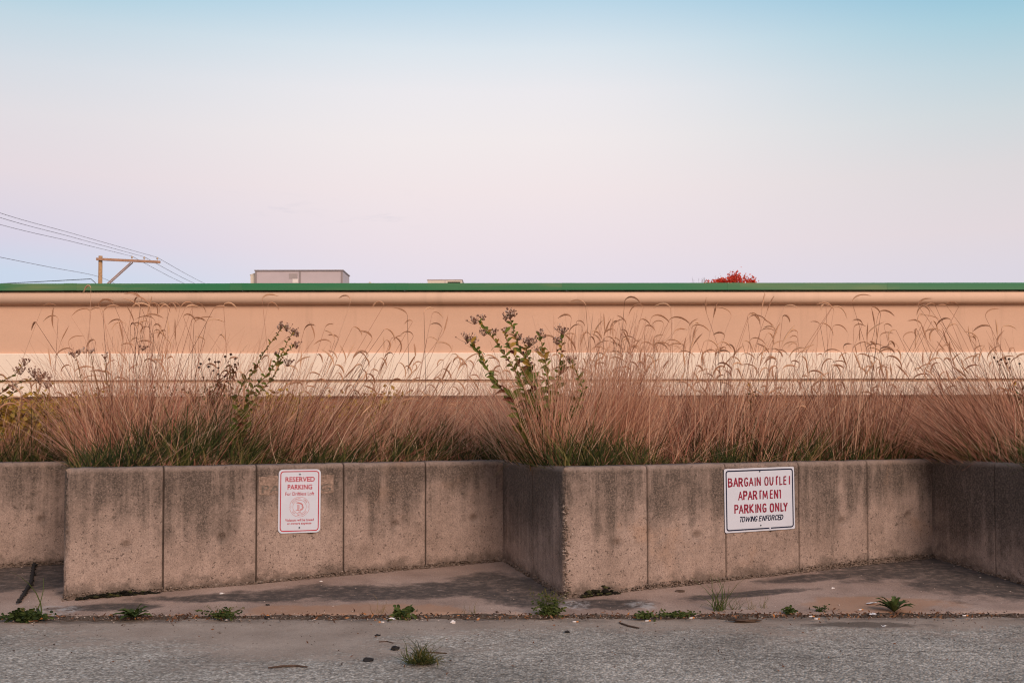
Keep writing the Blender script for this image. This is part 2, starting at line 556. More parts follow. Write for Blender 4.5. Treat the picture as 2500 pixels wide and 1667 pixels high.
def coping_material():
    m, nt, b = material('green_metal', 0.5, 0.4)
    g = nt.new('ShaderNodeNewGeometry')
    P = g.outputs['Position']
    n = nt.noise(nt.mapping(P, (0.28, 0.1, 3.0), (2.2, 0, 0)), 1.0, 4, 0.55)
    oi = nt.new('ShaderNodeObjectInfo')
    n = nt.math('ADD', n, nt.math('MULTIPLY', nt.math('SUBTRACT', oi.outputs['Random'], 0.62), 0.14))
    c = nt.ramp(n, [(0.35, (0.015, 0.17, 0.065)), (0.55, (0.045, 0.180, 0.075)), (0.72, (0.16, 0.235, 0.095))])
    nt.put(b.inputs['Base Color'], c)
    return m


M_COPING = coping_material()


def brick_material():
    m, nt, b = material('red_brick', 0.9, 0.15)
    tcn = nt.new('ShaderNodeTexCoord')
    mp = nt.new('ShaderNodeMapping')
    nt.put(mp.inputs['Vector'], tcn.outputs['Object'])
    mp.inputs['Rotation'].default_value = (rad(90), 0, 0)
    br = nt.new('ShaderNodeTexBrick')
    nt.put(br.inputs['Vector'], mp.outputs[0])
    br.inputs['Scale'].default_value = 1.0
    br.inputs['Brick Width'].default_value = 0.21
    br.inputs['Row Height'].default_value = 0.075
    br.inputs['Mortar Size'].default_value = 0.008
    br.inputs['Color1'].default_value = (0.32, 0.135, 0.07, 1)
    br.inputs['Color2'].default_value = (0.40, 0.185, 0.095, 1)
    br.inputs['Mortar'].default_value = (0.27, 0.21, 0.17, 1)
    nt.put(b.inputs['Base Color'], br.outputs[0])
    return m


M_BRICK = brick_material()
M_METAL = plain('painted_grey_metal', (0.50, 0.42, 0.43), 0.6, 0.3, 0.0, 0.05, 3)
M_METAL_EDGE = plain('grey_metal_trim', (0.27, 0.22, 0.215), 0.5, 0.4, 0.0, 0.08, 5)
M_METAL_SIDE = plain('cream_metal', (0.66, 0.57, 0.47), 0.6, 0.3, 0.0, 0.05, 3)
M_LOUVRE = plain('louvre_grey', (0.36, 0.30, 0.29), 0.6, 0.3, 0, 0.05, 8)
M_VOID = plain('dark_opening', (0.05, 0.038, 0.03), 0.9, 0.1)
M_STICKER = plain('paper_notice', (0.75, 0.66, 0.62), 0.6, 0.2, 0, 0.03)
M_ROOF = plain('roof_membrane', (0.35, 0.34, 0.33), 0.9, 0.1)
M_POLE = plain('weathered_pole_wood', (0.42, 0.255, 0.135), 0.85, 0.15, 0, 0.25, 12)
M_ARM = plain('crossarm_wood', (0.43, 0.25, 0.17), 0.85, 0.15, 0, 0.2, 9)
M_CERAMIC = plain('insulator_ceramic', (0.55, 0.42, 0.30), 0.4, 0.5)
M_WIRE = plain('wire', (0.20, 0.165, 0.19), 0.6, 0.3)
M_CABLE = plain('black_cable', (0.06, 0.075, 0.085), 0.6, 0.3)
M_SIGN = plain('white_sign_sheet', (0.555, 0.575, 0.655), 0.45, 0.4, 0, 0.03, 14)
M_RED = plain('red_sign_ink', (0.42, 0.014, 0.035), 0.5, 0.3, 0, 0.15, 80)
M_PINK = plain('faded_red_ink', (0.52, 0.16, 0.16), 0.5, 0.3, 0, 0.1, 80)
M_MAROON = plain('maroon_letter_paint', (0.27, 0.018, 0.045), 0.6, 0.3, 0, 0.35, 60)
M_NAVY = plain('navy_sign_ink', (0.012, 0.016, 0.045), 0.5, 0.3, 0, 0.1, 60)
M_BOLT = plain('sign_bolt', (0.055, 0.065, 0.08), 0.4, 0.5, 0.6, 0.1)
M_GHOST = plain('old_stencil_paint', (0.15, 0.12, 0.10), 0.9, 0.1, 0, 0.4, 45)
M_PATCH = plain('old_overpaint', (0.25, 0.175, 0.138), 0.9, 0.1, 0, 0.5, 55)

M_DRY = tinted('dry_grass_blades', [(0.0, (0.05, 0.02, 0.014)), (0.25, (0.20, 0.078, 0.048)), (0.5, (0.50, 0.235, 0.145)), (0.75, (0.74, 0.42, 0.27)), (0.92, (0.86, 0.60, 0.42)), (1.0, (0.46, 0.12, 0.085))], 0.7, 0.35)
M_HEAD = tinted('grass_seed_heads', [(0.0, (0.42, 0.21, 0.12)), (0.5, (0.70, 0.40, 0.245)), (1.0, (0.85, 0.56, 0.36))], 0.85, 0.35)
M_GREEN = tinted('green_grass_blades', [(0.0, (0.014, 0.022, 0.008)), (0.45, (0.040, 0.054, 0.014)), (0.8, (0.105, 0.108, 0.028)), (1.0, (0.28, 0.19, 0.08))], 0.7, 0.25)
M_LEAF = tinted('goldenrod_leaves', [(0.0, (0.17, 0.045, 0.03)), (0.22, (0.14, 0.075, 0.03)), (0.45, (0.12, 0.13, 0.026)), (0.8, (0.17, 0.20, 0.04)), (1.0, (0.40, 0.22, 0.04))], 0.6, 0.25)
M_STALK = tinted('weed_stalks', [(0.0, (0.10, 0.05, 0.035)), (0.5, (0.22, 0.13, 0.06)), (1.0, (0.30, 0.19, 0.07))], 0.8, 0.0)
M_FLUFF = tinted('faded_flower_heads', [(0.0, (0.17, 0.08, 0.055)), (0.5, (0.40, 0.235, 0.17)), (1.0, (0.72, 0.55, 0.45))], 0.95, 0.15)
M_DARKSEED = tinted('dark_seed_balls', [(0.0, (0.028, 0.016, 0.012)), (1.0, (0.085, 0.045, 0.032))], 0.9, 0.0)
M_GOLD = tinted('golden_leaves', [(0.0, (0.14, 0.065, 0.012)), (0.4, (0.34, 0.19, 0.025)), (0.75, (0.58, 0.36, 0.05)), (1.0, (0.78, 0.56, 0.15))], 0.6, 0.35)
M_REDLEAF = tinted('red_leaves', [(0.0, (0.42, 0.03, 0.02)), (0.5, (0.78, 0.07, 0.035)), (1.0, (0.9, 0.2, 0.1))], 0.7, 0.4)
M_TWIG = plain('twig_bark', (0.12, 0.075, 0.06), 0.9, 0.1)
M_WEED = tinted('weed_leaves', [(0.0, (0.020, 0.032, 0.010)), (0.5, (0.05, 0.075, 0.018)), (0.85, (0.095, 0.12, 0.032)), (1.0, (0.20, 0.10, 0.05))], 0.6, 0.25)
M_STONE = tinted('loose_stones', [(0.0, (0.05, 0.038, 0.03)), (0.5, (0.22, 0.158, 0.122)), (1.0, (0.52, 0.42, 0.36))], 0.9, 0.0)
M_LITTER = tinted('leaf_litter', [(0.0, (0.05, 0.025, 0.015)), (0.5, (0.19, 0.085, 0.045)), (0.85, (0.34, 0.17, 0.09)), (1.0, (0.5, 0.2, 0.06))], 0.9, 0.1)
M_WHITE = plain('white_paper', (0.70, 0.64, 0.61), 0.8, 0.2, 0, 0.08)
M_FILTER = plain('orange_filter_paper', (0.55, 0.22, 0.07), 0.8, 0.2)
M_STICK = plain('dead_stick', (0.085, 0.055, 0.04), 0.9, 0.1, 0, 0.3, 50)
M_BLACK = plain('tarry_black', (0.022, 0.02, 0.02), 0.85, 0.2, 0, 0.3, 50)
M_MOSS = tinted('moss', [(0.0, (0.006, 0.005, 0.004)), (0.75, (0.018, 0.016, 0.008)), (1.0, (0.06, 0.06, 0.02))], 0.95, 0.0)

# ------------------------------------------------------------------ the ground
WALL_PTS = [(-9.64, 7.07), (-6.73, 8.29), (-6.315, 7.09), (-3.40, 8.31), (-2.985, 7.115), (-0.074, 8.336), (0.343, 7.138), (3.31, 8.426), (3.67, 7.16), (6.62, 8.44), (7.0, 7.18)]
WX = np.array([p[0] for p in WALL_PTS])
WY = np.array([p[1] for p in WALL_PTS])
TOP = 0.873
EDGE_Y, EDGE_Z, ASPH_Z = 6.69, -0.032, -0.039


def wall_y(x):
    return np.interp(x, WX, WY)


def apron_z(y):
    return max(EDGE_Z, EDGE_Z + (y - EDGE_Y) * 0.0748)


def sheet(name, pts, faces, mat):
    me = bpy.data.meshes.new(name)
    me.from_pydata(pts, [], faces)
    me.update()
    return tag(link(name, me, mat), kind='structure')


sheet('ground', [(-900, -900, -0.30), (900, -900, -0.30), (900, 900, -0.30), (-900, 900, -0.30)], [(0, 1, 2, 3)], M_GROUND)
# asphalt car park, gently uneven
xs = np.linspace(-9, 9, 181)
ys = np.linspace(3.0, 6.80, 60)
vs = []
for y in ys:
    for x in xs:
        vs.append((x, y, ASPH_Z + 0.006 * mnoise.noise(Vector((x * 1.3, y * 1.3, 0))) + 0.003 * mnoise.noise(Vector((x * 5, y * 5, 3)))))
nx = len(xs)
fs = [(j * nx + i, j * nx + i + 1, (j + 1) * nx + i + 1, (j + 1) * nx + i) for j in range(len(ys) - 1) for i in range(nx - 1)]
b0 = len(vs)
vs += [(-40, -60, ASPH_Z - .012), (40, -60, ASPH_Z - .012), (40, 3.0, ASPH_Z - .012), (-40, 3.0, ASPH_Z - .012),
       (-40, 6.8, ASPH_Z - .012), (-9, 6.8, ASPH_Z - .012), (-9, 3.0, ASPH_Z - .012), (9, 3.0, ASPH_Z - .012), (40, 6.8, ASPH_Z - .012), (9, 6.8, ASPH_Z - .012)]
fs += [(b0, b0 + 1, b0 + 2, b0 + 3), (b0 + 3, b0 + 6, b0 + 5, b0 + 4), (b0 + 7, b0 + 2, b0 + 8, b0 + 9)]
o = sheet('asphalt_parking_lot', vs, fs, M_ASPHALT)
o.data.polygons.foreach_set('use_smooth', [True] * len(o.data.polygons))
# concrete apron filling the bays, rising towards the wall, with a ragged front edge
xs = np.linspace(-9.4, 6.8, 400)
rows = 12
vs, fs = [], []
for x in xs:
    rag = 0.018 * mnoise.noise(Vector((x * 3.1, 0, 0))) + 0.012 * mnoise.noise(Vector((x * 11, 5, 0)))
    y0 = EDGE_Y + rag
    y1 = wall_y(x) + 0.10
    vs.append((x, y0 - 0.004, ASPH_Z - 0.03))
    for j in range(rows + 1):
        t = j / rows
        y = y0 + (y1 - y0) * t
        z = EDGE_Z + (y - EDGE_Y) * 0.0748 + 0.004 * mnoise.noise(Vector((x * 2, y * 2, 9)))
        vs.append((x, y, z))
k = rows + 2
for i in range(len(xs) - 1):
    for j in range(k - 1):
        fs.append((i * k + j, (i + 1) * k + j, (i + 1) * k + j + 1, i * k + j + 1))
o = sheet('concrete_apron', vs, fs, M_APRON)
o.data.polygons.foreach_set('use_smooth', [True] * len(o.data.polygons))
# dirt collected in patches along the seam between apron and asphalt
xs = np.linspace(-6.5, 6.5, 900)
vs, fs = [], []
for x in xs:
    n1 = mnoise.noise(Vector((x * 1.3, 2, 0))) + 0.7 * mnoise.noise(Vector((x * 4.1, 4, 0))) + 0.5 * mnoise.noise(Vector((x * 13, 6, 0)))
    wd = max(0.006, 0.05 + 0.11 * n1 + 0.05 * math.exp(-((x - 2.0) / 0.5) ** 2) + 0.06 * math.exp(-((x + 2.6) / 0.45) ** 2))
    n2 = mnoise.noise(Vector((x * 1.9, 8, 0))) + 0.6 * mnoise.noise(Vector((x * 8, 8, 0))) + 0.5 * mnoise.noise(Vector((x * 21, 9, 0)))
    bk = 0.022 + 0.05 * max(-0.3, n2)
    for q, zz in ((-wd - 0.02, -0.008), (-wd * .6, 0.004), (-0.012, 0.0105), (bk, EDGE_Z - ASPH_Z + bk * 0.0748 + 0.0045), (bk + 0.012, EDGE_Z - ASPH_Z + bk * 0.0748 - 0.006)):
        vs.append((x, EDGE_Y + q, ASPH_Z + zz + (0.003 * mnoise.noise(Vector((x * 30, q * 60, 1))) if -0.02 < q else 0)))
for i in range(len(xs) - 1):
    for j in range(4):
        fs.append((i * 5 + j, (i + 1) * 5 + j, (i + 1) * 5 + j + 1, i * 5 + j + 1))
sheet('dirt_strip', vs, fs, M_DIRT)
# planting soil behind the wall, running back to the building
xs = np.linspace(-9.6, 6.9, 220)
vs, fs = [], []
for x in xs:
    y0 = wall_y(x) + 0.13
    for j, dy in enumerate((0, 0.3, 0.8, 1.6, 3.0, 6.0, 20.0)):
        y = y0 + dy if j < 6 else 40.0
        vs.append((x, y, TOP - 0.05 + (0.03 * mnoise.noise(Vector((x * 2, y * 2, 0))) + min(dy, 1.5) * 0.03 if 0 < j < 6 else 0)))
for i in range(len(xs) - 1):
    for j in range(6):
        fs.append((i * 7 + j, (i + 1) * 7 + j, (i + 1) * 7 + j + 1, i * 7 + j + 1))
b0 = len(vs)
zz = TOP - 0.06
vs += [(-60, 9.0, zz), (-9.6, 9.0, zz), (-9.6, 40, zz), (-60, 40, zz), (6.9, 9.0, zz), (60, 9.0, zz), (60, 40, zz), (6.9, 40, zz)]
fs += [(b0, b0 + 1, b0 + 2, b0 + 3), (b0 + 4, b0 + 5, b0 + 6, b0 + 7)]
sheet('planter_soil', vs, fs, M_SOIL)

# ------------------------------------------------------------------ the retaining wall
wall = empty('retaining_wall', (0, 8.0, 0), 'low weathered grey concrete retaining wall zigzagging in angled bays, holding back the tall grass', 'retaining wall')
NPAN = 5


def build_wall():
    pts = [Vector((x, y)) for x, y in WALL_PTS]
    dirs = [(pts[i + 1] - pts[i]).normalized() for i in range(len(pts) - 1)]
    nrm = [Vector((d.y, -d.x)) for d in dirs]          # towards the car park
    CH = 0.028
    vrows = [0.0]
    n_v = 64
    for q in range(n_v + 1):
        vrows.append(None)
    for si in range(len(pts) - 1):
        if si in (0, len(pts) - 2):
            pass
        a, b = pts[si], pts[si + 1]
        L = (b - a).length
        bay = si % 2 == 0
        joints = [L * k / NPAN for k in range(1, NPAN)] if bay else [L * 0.53]
        sset = set(np.linspace(0, L, max(8, int(L / 0.0145))).tolist())
        for j in joints:
            sset = {s for s in sset if abs(s - j) > 0.009}
            sset |= {j - 0.007, j - 0.0055, j + 0.0055, j + 0.007}
        ss = sorted(sset)
        # mitred normals at both ends so that neighbouring faces share their border
        def mit(i0, i1):
            n0, n1 = nrm[i0], nrm[i1]
            m_ = (n0 + n1).normalized()
            return m_ / max(0.35, m_.dot(n0))
        nA = mit(si - 1, si) if si > 0 else nrm[si]
        nB = mit(si, si + 1) if si < len(nrm) - 1 else nrm[si]
        outA = si > 0 and bay               # near (outside) corner at the left end of a bay
        outB = (not bay)
        rows = []                           # (z, inset)
        verts, uvs, foots, faces, grs = [], [], [], [], []
        ncol = len(ss)
        zfull = np.linspace(0, 1, n_v + 1)
        prof = None
        nrow = n_v + 1 + 4
        for i, s in enumerate(ss):
            p = a.lerp(b, s / L)
            t = s / L
            wgt = 0.06 / L
            if t < 0.5:
                k = min(1.0, t / wgt)
                n_ = nA.lerp(nrm[si], k) if k < 1 else nrm[si]
            else:
                k = min(1.0, (1 - t) / wgt)
                n_ = nB.lerp(nrm[si], k) if k < 1 else nrm[si]
            zb = apron_z(p.y) - 0.05
            zt = TOP - CH
            gro = 0.0
            for j in joints:
                d = abs(s - j)
                if d < 0.0062:
                    gro = 0.02
            cd = min(s if outA else 9, (L - s) if outB else 9)   # distance from an outside corner
            for r in range(nrow):
                if r <= n_v:
                    z = zb + (zt - zb) * zfull[r]
                    ins = gro
                    P3 = Vector((p.x, p.y, z))
                    amp = 0.0012 * mnoise.noise(P3 * 9)
                    h = z - (zb + 0.05)
                    # broken, stony foot
                    f = max(0.0, 1 - h / (0.055 + 0.04 * mnoise.noise(Vector((p.x * 2.2, p.y * 2.2, 0)))))
                    cell = mnoise.cell(P3 * 60)
                    amp += f * 0.022 * (mnoise.noise(P3 * 42) - 0.25) + f * 0.006 * cell
                    # crumbling outside corner, honeycombed
                    if cd < 0.12:
                        g = max(0.0, 1 - cd / (0.025 + 0.055 * abs(mnoise.noise(Vector((p.x, p.y, z * 5.0)) + Vector((3, 1, 0))))))
                        amp -= g * (0.012 + 0.022 * abs(mnoise.noise(P3 * 38)))
                    smudge = 0.0
                    # form-tie dimples in the middle of each panel
                    if bay:
                        pw = L / NPAN
                        c_ = (math.floor(s / pw) + 0.62) * pw
                        dd = math.hypot(s - c_, z - 0.33 - 0.09 * (p.y - 7.1))
                        smudge = 0.55 * max(0.0, 1 - dd / 0.055)
                        if dd < 0.034:
                            amp -= 0.02 * (1 - (dd / 0.034) ** 2)
                    q = Vector((p.x, p.y)) + n_ * (amp - ins)
                    zz_ = z
                else:
                    e = r - n_v
                    wob = 0.004 * mnoise.noise(Vector((p.x * 4, p.y * 4, 3))) + 0.003 * mnoise.noise(Vector((p.x * 19, p.y * 19, 3)))
                    smudge = 0.0
                    ins2, zz_ = [(0, 0), (CH * 0.3, TOP - CH * 0.28 + wob), (CH, TOP + wob), (0.16, TOP + 0.002 + wob), (0.17, TOP - 0.2)][e]
                    q = Vector((p.x, p.y)) - n_ * (ins2 + (gro if e < 3 else 0))
                    if gro and e < 3:
                        zz_ -= 0.008
                verts.append((q.x, q.y, zz_))
                uvs.append((s + si * 7.3, zz_))
                foots.append(zb + 0.05)
                grs.append(0.9 if gro else smudge)
        for i in range(ncol - 1):
            for r in range(nrow - 1):
                faces.append((i * nrow + r, (i + 1) * nrow + r, (i + 1) * nrow + r + 1, i * nrow + r + 1))
        name = 'bay_face' if bay else 'return_face'
        me = bpy.data.meshes.new(name)
        me.from_pydata(verts, [], faces)
        me.update()
        uvl = me.uv_layers.new(name='wall')
        li = np.empty(len(me.loops), dtype=np.int32)
        me.loops.foreach_get('vertex_index', li)
        uvl.data.foreach_set('uv', np.array(uvs, dtype=np.float32)[li].ravel())
        at_ = me.attributes.new('foot', 'FLOAT', 'POINT')
        at_.data.foreach_set('value', np.array(foots, dtype=np.float32))
        at_ = me.attributes.new('groove', 'FLOAT', 'POINT')
        at_.data.foreach_set('value', np.array(grs, dtype=np.float32))
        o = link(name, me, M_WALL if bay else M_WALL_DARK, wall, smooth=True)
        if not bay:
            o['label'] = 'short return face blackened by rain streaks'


build_wall()

# moss growing in the washed-out foot of the wall
def moss(px, py, w_, h_, label, n=150):
    P = on_ground(px, py, 0.0)
    y = float(wall_y(P.x))
    mb = MB()
    for _ in range(n):
        t = random.uniform(-1, 1)
        mb.lump((P.x + t * w_ + 0, wall_y(P.x + t * w_) - random.uniform(-0.01, 0.045), apron_z(y) + abs(random.gauss(0, 0.4)) * h_ * (1 - t * t)), random.uniform(0.005, 0.015), 0.5, (1.5, 1, 0.7), random.random())
    tag(mb.build('moss_clump', M_MOSS, None, True), label, 'moss')


moss(1462, 1447, 0.13, 0.05, 'dark moss clump in the washed-out hollow at the foot of the central wall bay')
moss(305, 1452, 0.24, 0.035, 'black mossy line along the foot of the left wall bay', 170)


# ------------------------------------------------------------------ signs
def text_geo(body, size, bold=0.0, shear=0.0, xs_=1.0, align='CENTER'):
    cu = bpy.data.curves.new('txt', 'FONT')
    cu.body = body
    cu.size = size
    cu.offset = bold
    cu.shear = shear
    cu.align_x = align
    cu.align_y = 'CENTER'
    cu.resolution_u = 3
    ob = bpy.data.objects.new('txt', cu)
    me = ob.to_mesh()
    v = [Vector((p.co.x * xs_, p.co.y)) for p in me.vertices]
    f = [tuple(p.vertices) for p in me.polygons]
    ob.to_mesh_clear()
    bpy.data.objects.remove(ob)
    bpy.data.curves.remove(cu)
    return v, f


def fit(geo, width, height=None):
    v, f = geo
    x0, x1 = min(p.x for p in v), max(p.x for p in v)
    y0, y1 = min(p.y for p in v), max(p.y for p in v)
    sx = width / (x1 - x0)
    sy = height / (y1 - y0) if height else sx
    return [Vector(((p.x - (x0 + x1) / 2) * sx, (p.y - (y0 + y1) / 2) * sy)) for p in v], f


def rrect(w_, h_, r, n=6):
    out = []
    for cx, cy, a0 in ((w_ / 2 - r, h_ / 2 - r, 0), (-w_ / 2 + r, h_ / 2 - r, 90), (-w_ / 2 + r, -h_ / 2 + r, 180), (w_ / 2 - r, -h_ / 2 + r, 270)):
        for k in range(n + 1):
            a = rad(a0 + 90 * k / n)
            out.append(Vector((cx + r * math.cos(a), cy + r * math.sin(a))))
    return out


def ring(outer, inner):
    n = len(outer)
    return outer + inner, [(i, (i + 1) % n, n + (i + 1) % n, n + i) for i in range(n)]


class Board:
    """a flat sign in its own plane: local x along the wall, y up, depth towards the viewer"""
    def __init__(self, centre, along, tilt, name, label):
        self.root = empty(name, centre, label, 'sign')
        d = Vector((along[0], along[1], 0)).normalized()
        n = Vector((d.y, -d.x, 0))
        up = Vector((0, 0, 1))
        c, s = math.cos(tilt), math.sin(tilt)
        self.c, self.n = Vector(centre), n
        self.x, self.y = d * c + up * s, up * c - d * s

    def P(self, p, depth):
        return self.c + self.x * p[0] + self.y * p[1] + self.n * depth

    def flat(self, mb, geo, depth, off=(0, 0)):
        v, f = geo
        mb.add([self.P((p[0] + off[0], p[1] + off[1]), depth) for p in v], f)

    def plate(self, outline, d0, d1, mat):
        n = len(outline)
        v = [self.P(p, d0) for p in outline] + [self.P(p, d1) for p in outline]
        mb = MB()
        mb.add(v, [tuple(range(n, 2 * n)), tuple(range(n - 1, -1, -1))] + [(i, (i + 1) % n, n + (i + 1) % n, n + i) for i in range(n)])
        return mb.build('sign_plate', mat, self.root)

    def bolt(self, p):
        mb = MB()
        for k in (0, 1):
            pass
        c0 = self.P(p, 0.008)
        mb.tube([c0, c0 + self.n * 0.004, c0 + self.n * 0.006], [0.0055, 0.0055, 0.003], 10)
        return mb.build('bolt', M_BOLT, self.root, True)


D1 = (WALL_PTS[5][0] - WALL_PTS[4][0], WALL_PTS[5][1] - WALL_PTS[4][1])
D2 = (WALL_PTS[7][0] - WALL_PTS[6][0], WALL_PTS[7][1] - WALL_PTS[6][1])


def hit_wall(px, py, A, D):
    r = ray(px, py)
    n = Vector((D[1], -D[0]))
    k = n.dot(Vector(A)) / (n.x * r.x + n.y * r.y)
    return Vector((r.x * k, r.y * k, CAMZ + r.z * k))


# sign 1: portrait, red on white
c1 = hit_wall(731, 1222.5, WALL_PTS[4], D1)
B1 = Board(c1, D1, rad(-0.5), 'parking_sign', 'white portrait sign with red border reading RESERVED PARKING, bolted to the left wall bay')
W1, H1 = 0.305, 0.457
B1.plate(rrect(W1, H1, 0.030), 0.005, 0.0075, M_SIGN)
mb = MB()
B1.flat(mb, ring(rrect(W1 - 0.024, H1 - 0.024, 0.024), rrect(W1 - 0.037, H1 - 0.037, 0.018)), 0.0087)
mb.build('border', M_RED, B1.root)
mb = MB()
u1 = H1 / 1338.0                        # metres per zoomed pixel
cy1 = 805


def yl(z):
    return (cy1 - z) * u1


B1.flat(mb, fit(text_geo('RESERVED', 1, 0.016), 0.212, 0.036), 0.0087, (0.002, yl(346)))
B1.flat(mb, fit(text_geo('PARKING', 1, 0.016), 0.178, 0.036), 0.0087, (0.001, yl(508)))
B1.flat(mb, fit(text_geo('For Driftless Loft', 1, 0.008), 0.208, 0.0245), 0.0087, (0.001, yl(648)))
B1.flat(mb, fit(text_geo('Violators will be towed', 1, 0.008), 0.207, 0.0195), 0.0087, (0.001, yl(1200)))
B1.flat(mb, fit(text_geo('at owners expense', 1, 0.008), 0.174, 0.0195), 0.0087, (0.0, yl(1282)))
mb.build('lettering', M_RED, B1.root)
mb = MB()
ec = (0.0, yl(925))
R_O, R_I = 0.0715, 0.0485


def seal_ring(r, t, notch):
    o_, i_ = [], []
    for k in range(72):
        a = 2 * math.pi * k / 72
        rr = r
        if notch:
            da = min(abs(a), abs(a - math.pi), abs(a - 2 * math.pi))
            if da < 0.17:
                rr = r - 0.010 * math.sqrt(1 - (da / 0.17) ** 2)
        o_.append(Vector((math.cos(a) * (rr + t), math.sin(a) * (rr + t))))
        i_.append(Vector((math.cos(a) * (rr - t), math.sin(a) * (rr - t))))
    return ring(o_, i_)


B1.flat(mb, seal_ring(R_O, 0.0011, True), 0.0087, ec)
B1.flat(mb, seal_ring(R_I, 0.0011, False), 0.0087, ec)
for word, a_mid, step, top_ in (('DECORAH, IOWA', 90, 9.6, True), ('EST. DRIFTLESS', 270, 8.4, False)):
    n = len(word)
    for k, ch in enumerate(word):
        if ch == ' ':
            continue
        v, f = text_geo(ch, 0.0135, 0.0002)
        a = rad(a_mid + ((n - 1) / 2 - k) * step * (1 if top_ else -1))
        rot = a - math.pi / 2 if top_ else a + math.pi / 2
        c, s = math.cos(rot), math.sin(rot)
        q = Vector((math.cos(a), math.sin(a))) * (R_O + R_I) / 2
        v = [Vector((p.x * c - p.y * s, p.x * s + p.y * c)) + q for p in v]
        B1.flat(mb, (v, f), 0.0087, ec)
for sx in (-1, 1):
    v = [Vector((math.cos(a) * 0.0022 + sx * R_O, math.sin(a) * 0.0022)) for a in np.linspace(0, 2 * math.pi, 9)[:-1]]
    B1.flat(mb, (v, [tuple(range(8))]), 0.0087, ec)


def stroke(mb, board, pts, w_, depth, off=(0, 0)):
    pts = [Vector(p) for p in pts]
    for a, b in zip(pts[:-1], pts[1:]):
        d = (b - a).normalized()
        n = Vector((-d.y, d.x)) * w_ / 2
        e = d * w_ * 0.25
        board.flat(mb, ([a - e + n, b + e + n, b + e - n, a - e - n], [(0, 3, 2, 1)]), depth, off)


# blackletter capital D of the seal, engraved in fine parallel strokes
for q in (0.0, 0.0045, 0.009):
    stroke(mb, B1, [(-0.026 + q, 0.030 - q * .3), (-0.010 + q, 0.033 - q), (0.012 + q * .5, 0.026 - q), (0.024 - q * .3, 0.014 - q * .6)], 0.0026, 0.0087 + q * 0.01, ec)
    stroke(mb, B1, [(0.024 - q, 0.010), (0.029 - q, -0.006), (0.022 - q, -0.020 + q * .4), (0.004, -0.027 + q)], 0.0026, 0.0088 + q * 0.01, ec)
for q in (0.0, 0.006, 0.012):
    stroke(mb, B1, [(-0.016 + q, 0.016), (-0.014 + q, -0.010), (-0.019 + q * .9, -0.024)], 0.0026, 0.0089 + q * 0.01, ec)
stroke(mb, B1, [(-0.028, -0.027), (-0.014, -0.022), (0.004, -0.028)], 0.0032, 0.0091, ec)
v, f = text_geo('1849', 0.011, 0.0002)
B1.flat(mb, (v, f), 0.0087, (ec[0], ec[1] - 0.037))
mb.build('emblem', M_PINK, B1.root)
B1.bolt((0.0, yl(240)))
B1.bolt((0.0, yl(1360)))

# sign 2: landscape, maroon hand-cut letters and navy border
c2 = hit_wall(1853.9, 1218.2, WALL_PTS[6], D2)
B2 = Board(c2, D2, rad(0.55), 'parking_sign', 'white landscape sign with navy border reading BARGAIN OUTLET APARTMENT PARKING ONLY')
W2, H2 = 0.617, 0.457
B2.plate(rrect(W2, H2, 0.014), 0.006, 0.0088, M_SIGN)
mb = MB()
outer, inner = rrect(W2 - 0.024, H2 - 0.024, 0.022), rrect(W2 - 0.043, H2 - 0.043, 0.014)
B2.flat(mb, ring(outer, inner), 0.010)
mb.build('border', M_NAVY, B2.root)
mb = MB()                                  # a chip of paint missing from the lower border
B2.flat(mb, ([Vector(p) for p in ((0.078, -H2 / 2 + 0.010), (0.088, -H2 / 2 + 0.010), (0.090, -H2 / 2 + 0.021), (0.075, -H2 / 2 + 0.021))], [(0, 1, 2, 3)]), 0.0112)
mb.build('paint_chip', M_SIGN, B2.root)
GL = {  # letters cut from straight strips; the T's have lost part of their bars
    'A': [[(0, 0), (.27, 1), (.55, 0)], [(.12, .34), (.43, .34)]],
    'B': [[(0, 0), (0, 1), (.36, .96), (.42, .78), (.34, .55), (0, .52)], [(.34, .53), (.5, .38), (.46, .1), (0, 0)]],
    'R': [[(0, 0), (0, 1), (.38, .96), (.46, .76), (.36, .53), (0, .48)], [(.22, .5), (.5, 0)]],
    'G': [[(.46, .84), (.3, 1), (.08, .92), (0, .5), (.08, .06), (.28, 0), (.44, .1), (.45, .42), (.26, .42)]],
    'I': [[(.1, 0), (.1, 1)]],
    'N': [[(0, 0), (0, 1), (.46, 0), (.46, 1)]],
    'O': [[(.06, .1), (0, .5), (.08, .94), (.28, 1), (.44, .9), (.5, .5), (.42, .06), (.22, 0), (.06, .1)]],
    'U': [[(0, 1), (.04, .2), (.2, 0), (.36, .1), (.46, .5), (.47, 1)]],
    'T': [[(.2, 0), (.2, .98), (.4, 1.0)]],
    't': [[(.24, 0), (.24, .98), (.06, 1.0)]],
    'i': [[(.22, 0), (.24, 1)]],
    'L': [[(0, 1), (0, 0), (.34, .05)]],
    'E': [[(.36, 1), (.06, .98), (.02, .04), (.36, .02)], [(.06, .52), (.32, .54)]],
    'P': [[(0, 0), (0, 1), (.38, .95), (.46, .72), (.36, .5), (0, .46)]],
    'M': [[(0, 0), (.04, 1), (.32, .2), (.58, 1), (.64, 0)]],
    'K': [[(0, 0), (0, 1)], [(.46, 1), (.04, .48), (.5, 0)]],
    'Y': [[(0, 1), (.26, .5), (.5, 1)], [(.26, .5), (.22, 0)]],
}
u2, uv2 = W2 / 1430.0, H2 / 1267.0
cx2, cy2 = 940, 812
lt = MB()
LINES = (('BARGAINOUTLEi', (310, 415, 520, 630, 725, 830, 885, 1040, 1145, 1255, 1350, 1430, 1520), 452),
         ('APARTMENt', (505, 610, 700, 805, 912, 1000, 1145, 1238, 1325), 722),
         ('PARKINGONLY', (428, 515, 625, 730, 836, 885, 992, 1143, 1255, 1365, 1425), 988))
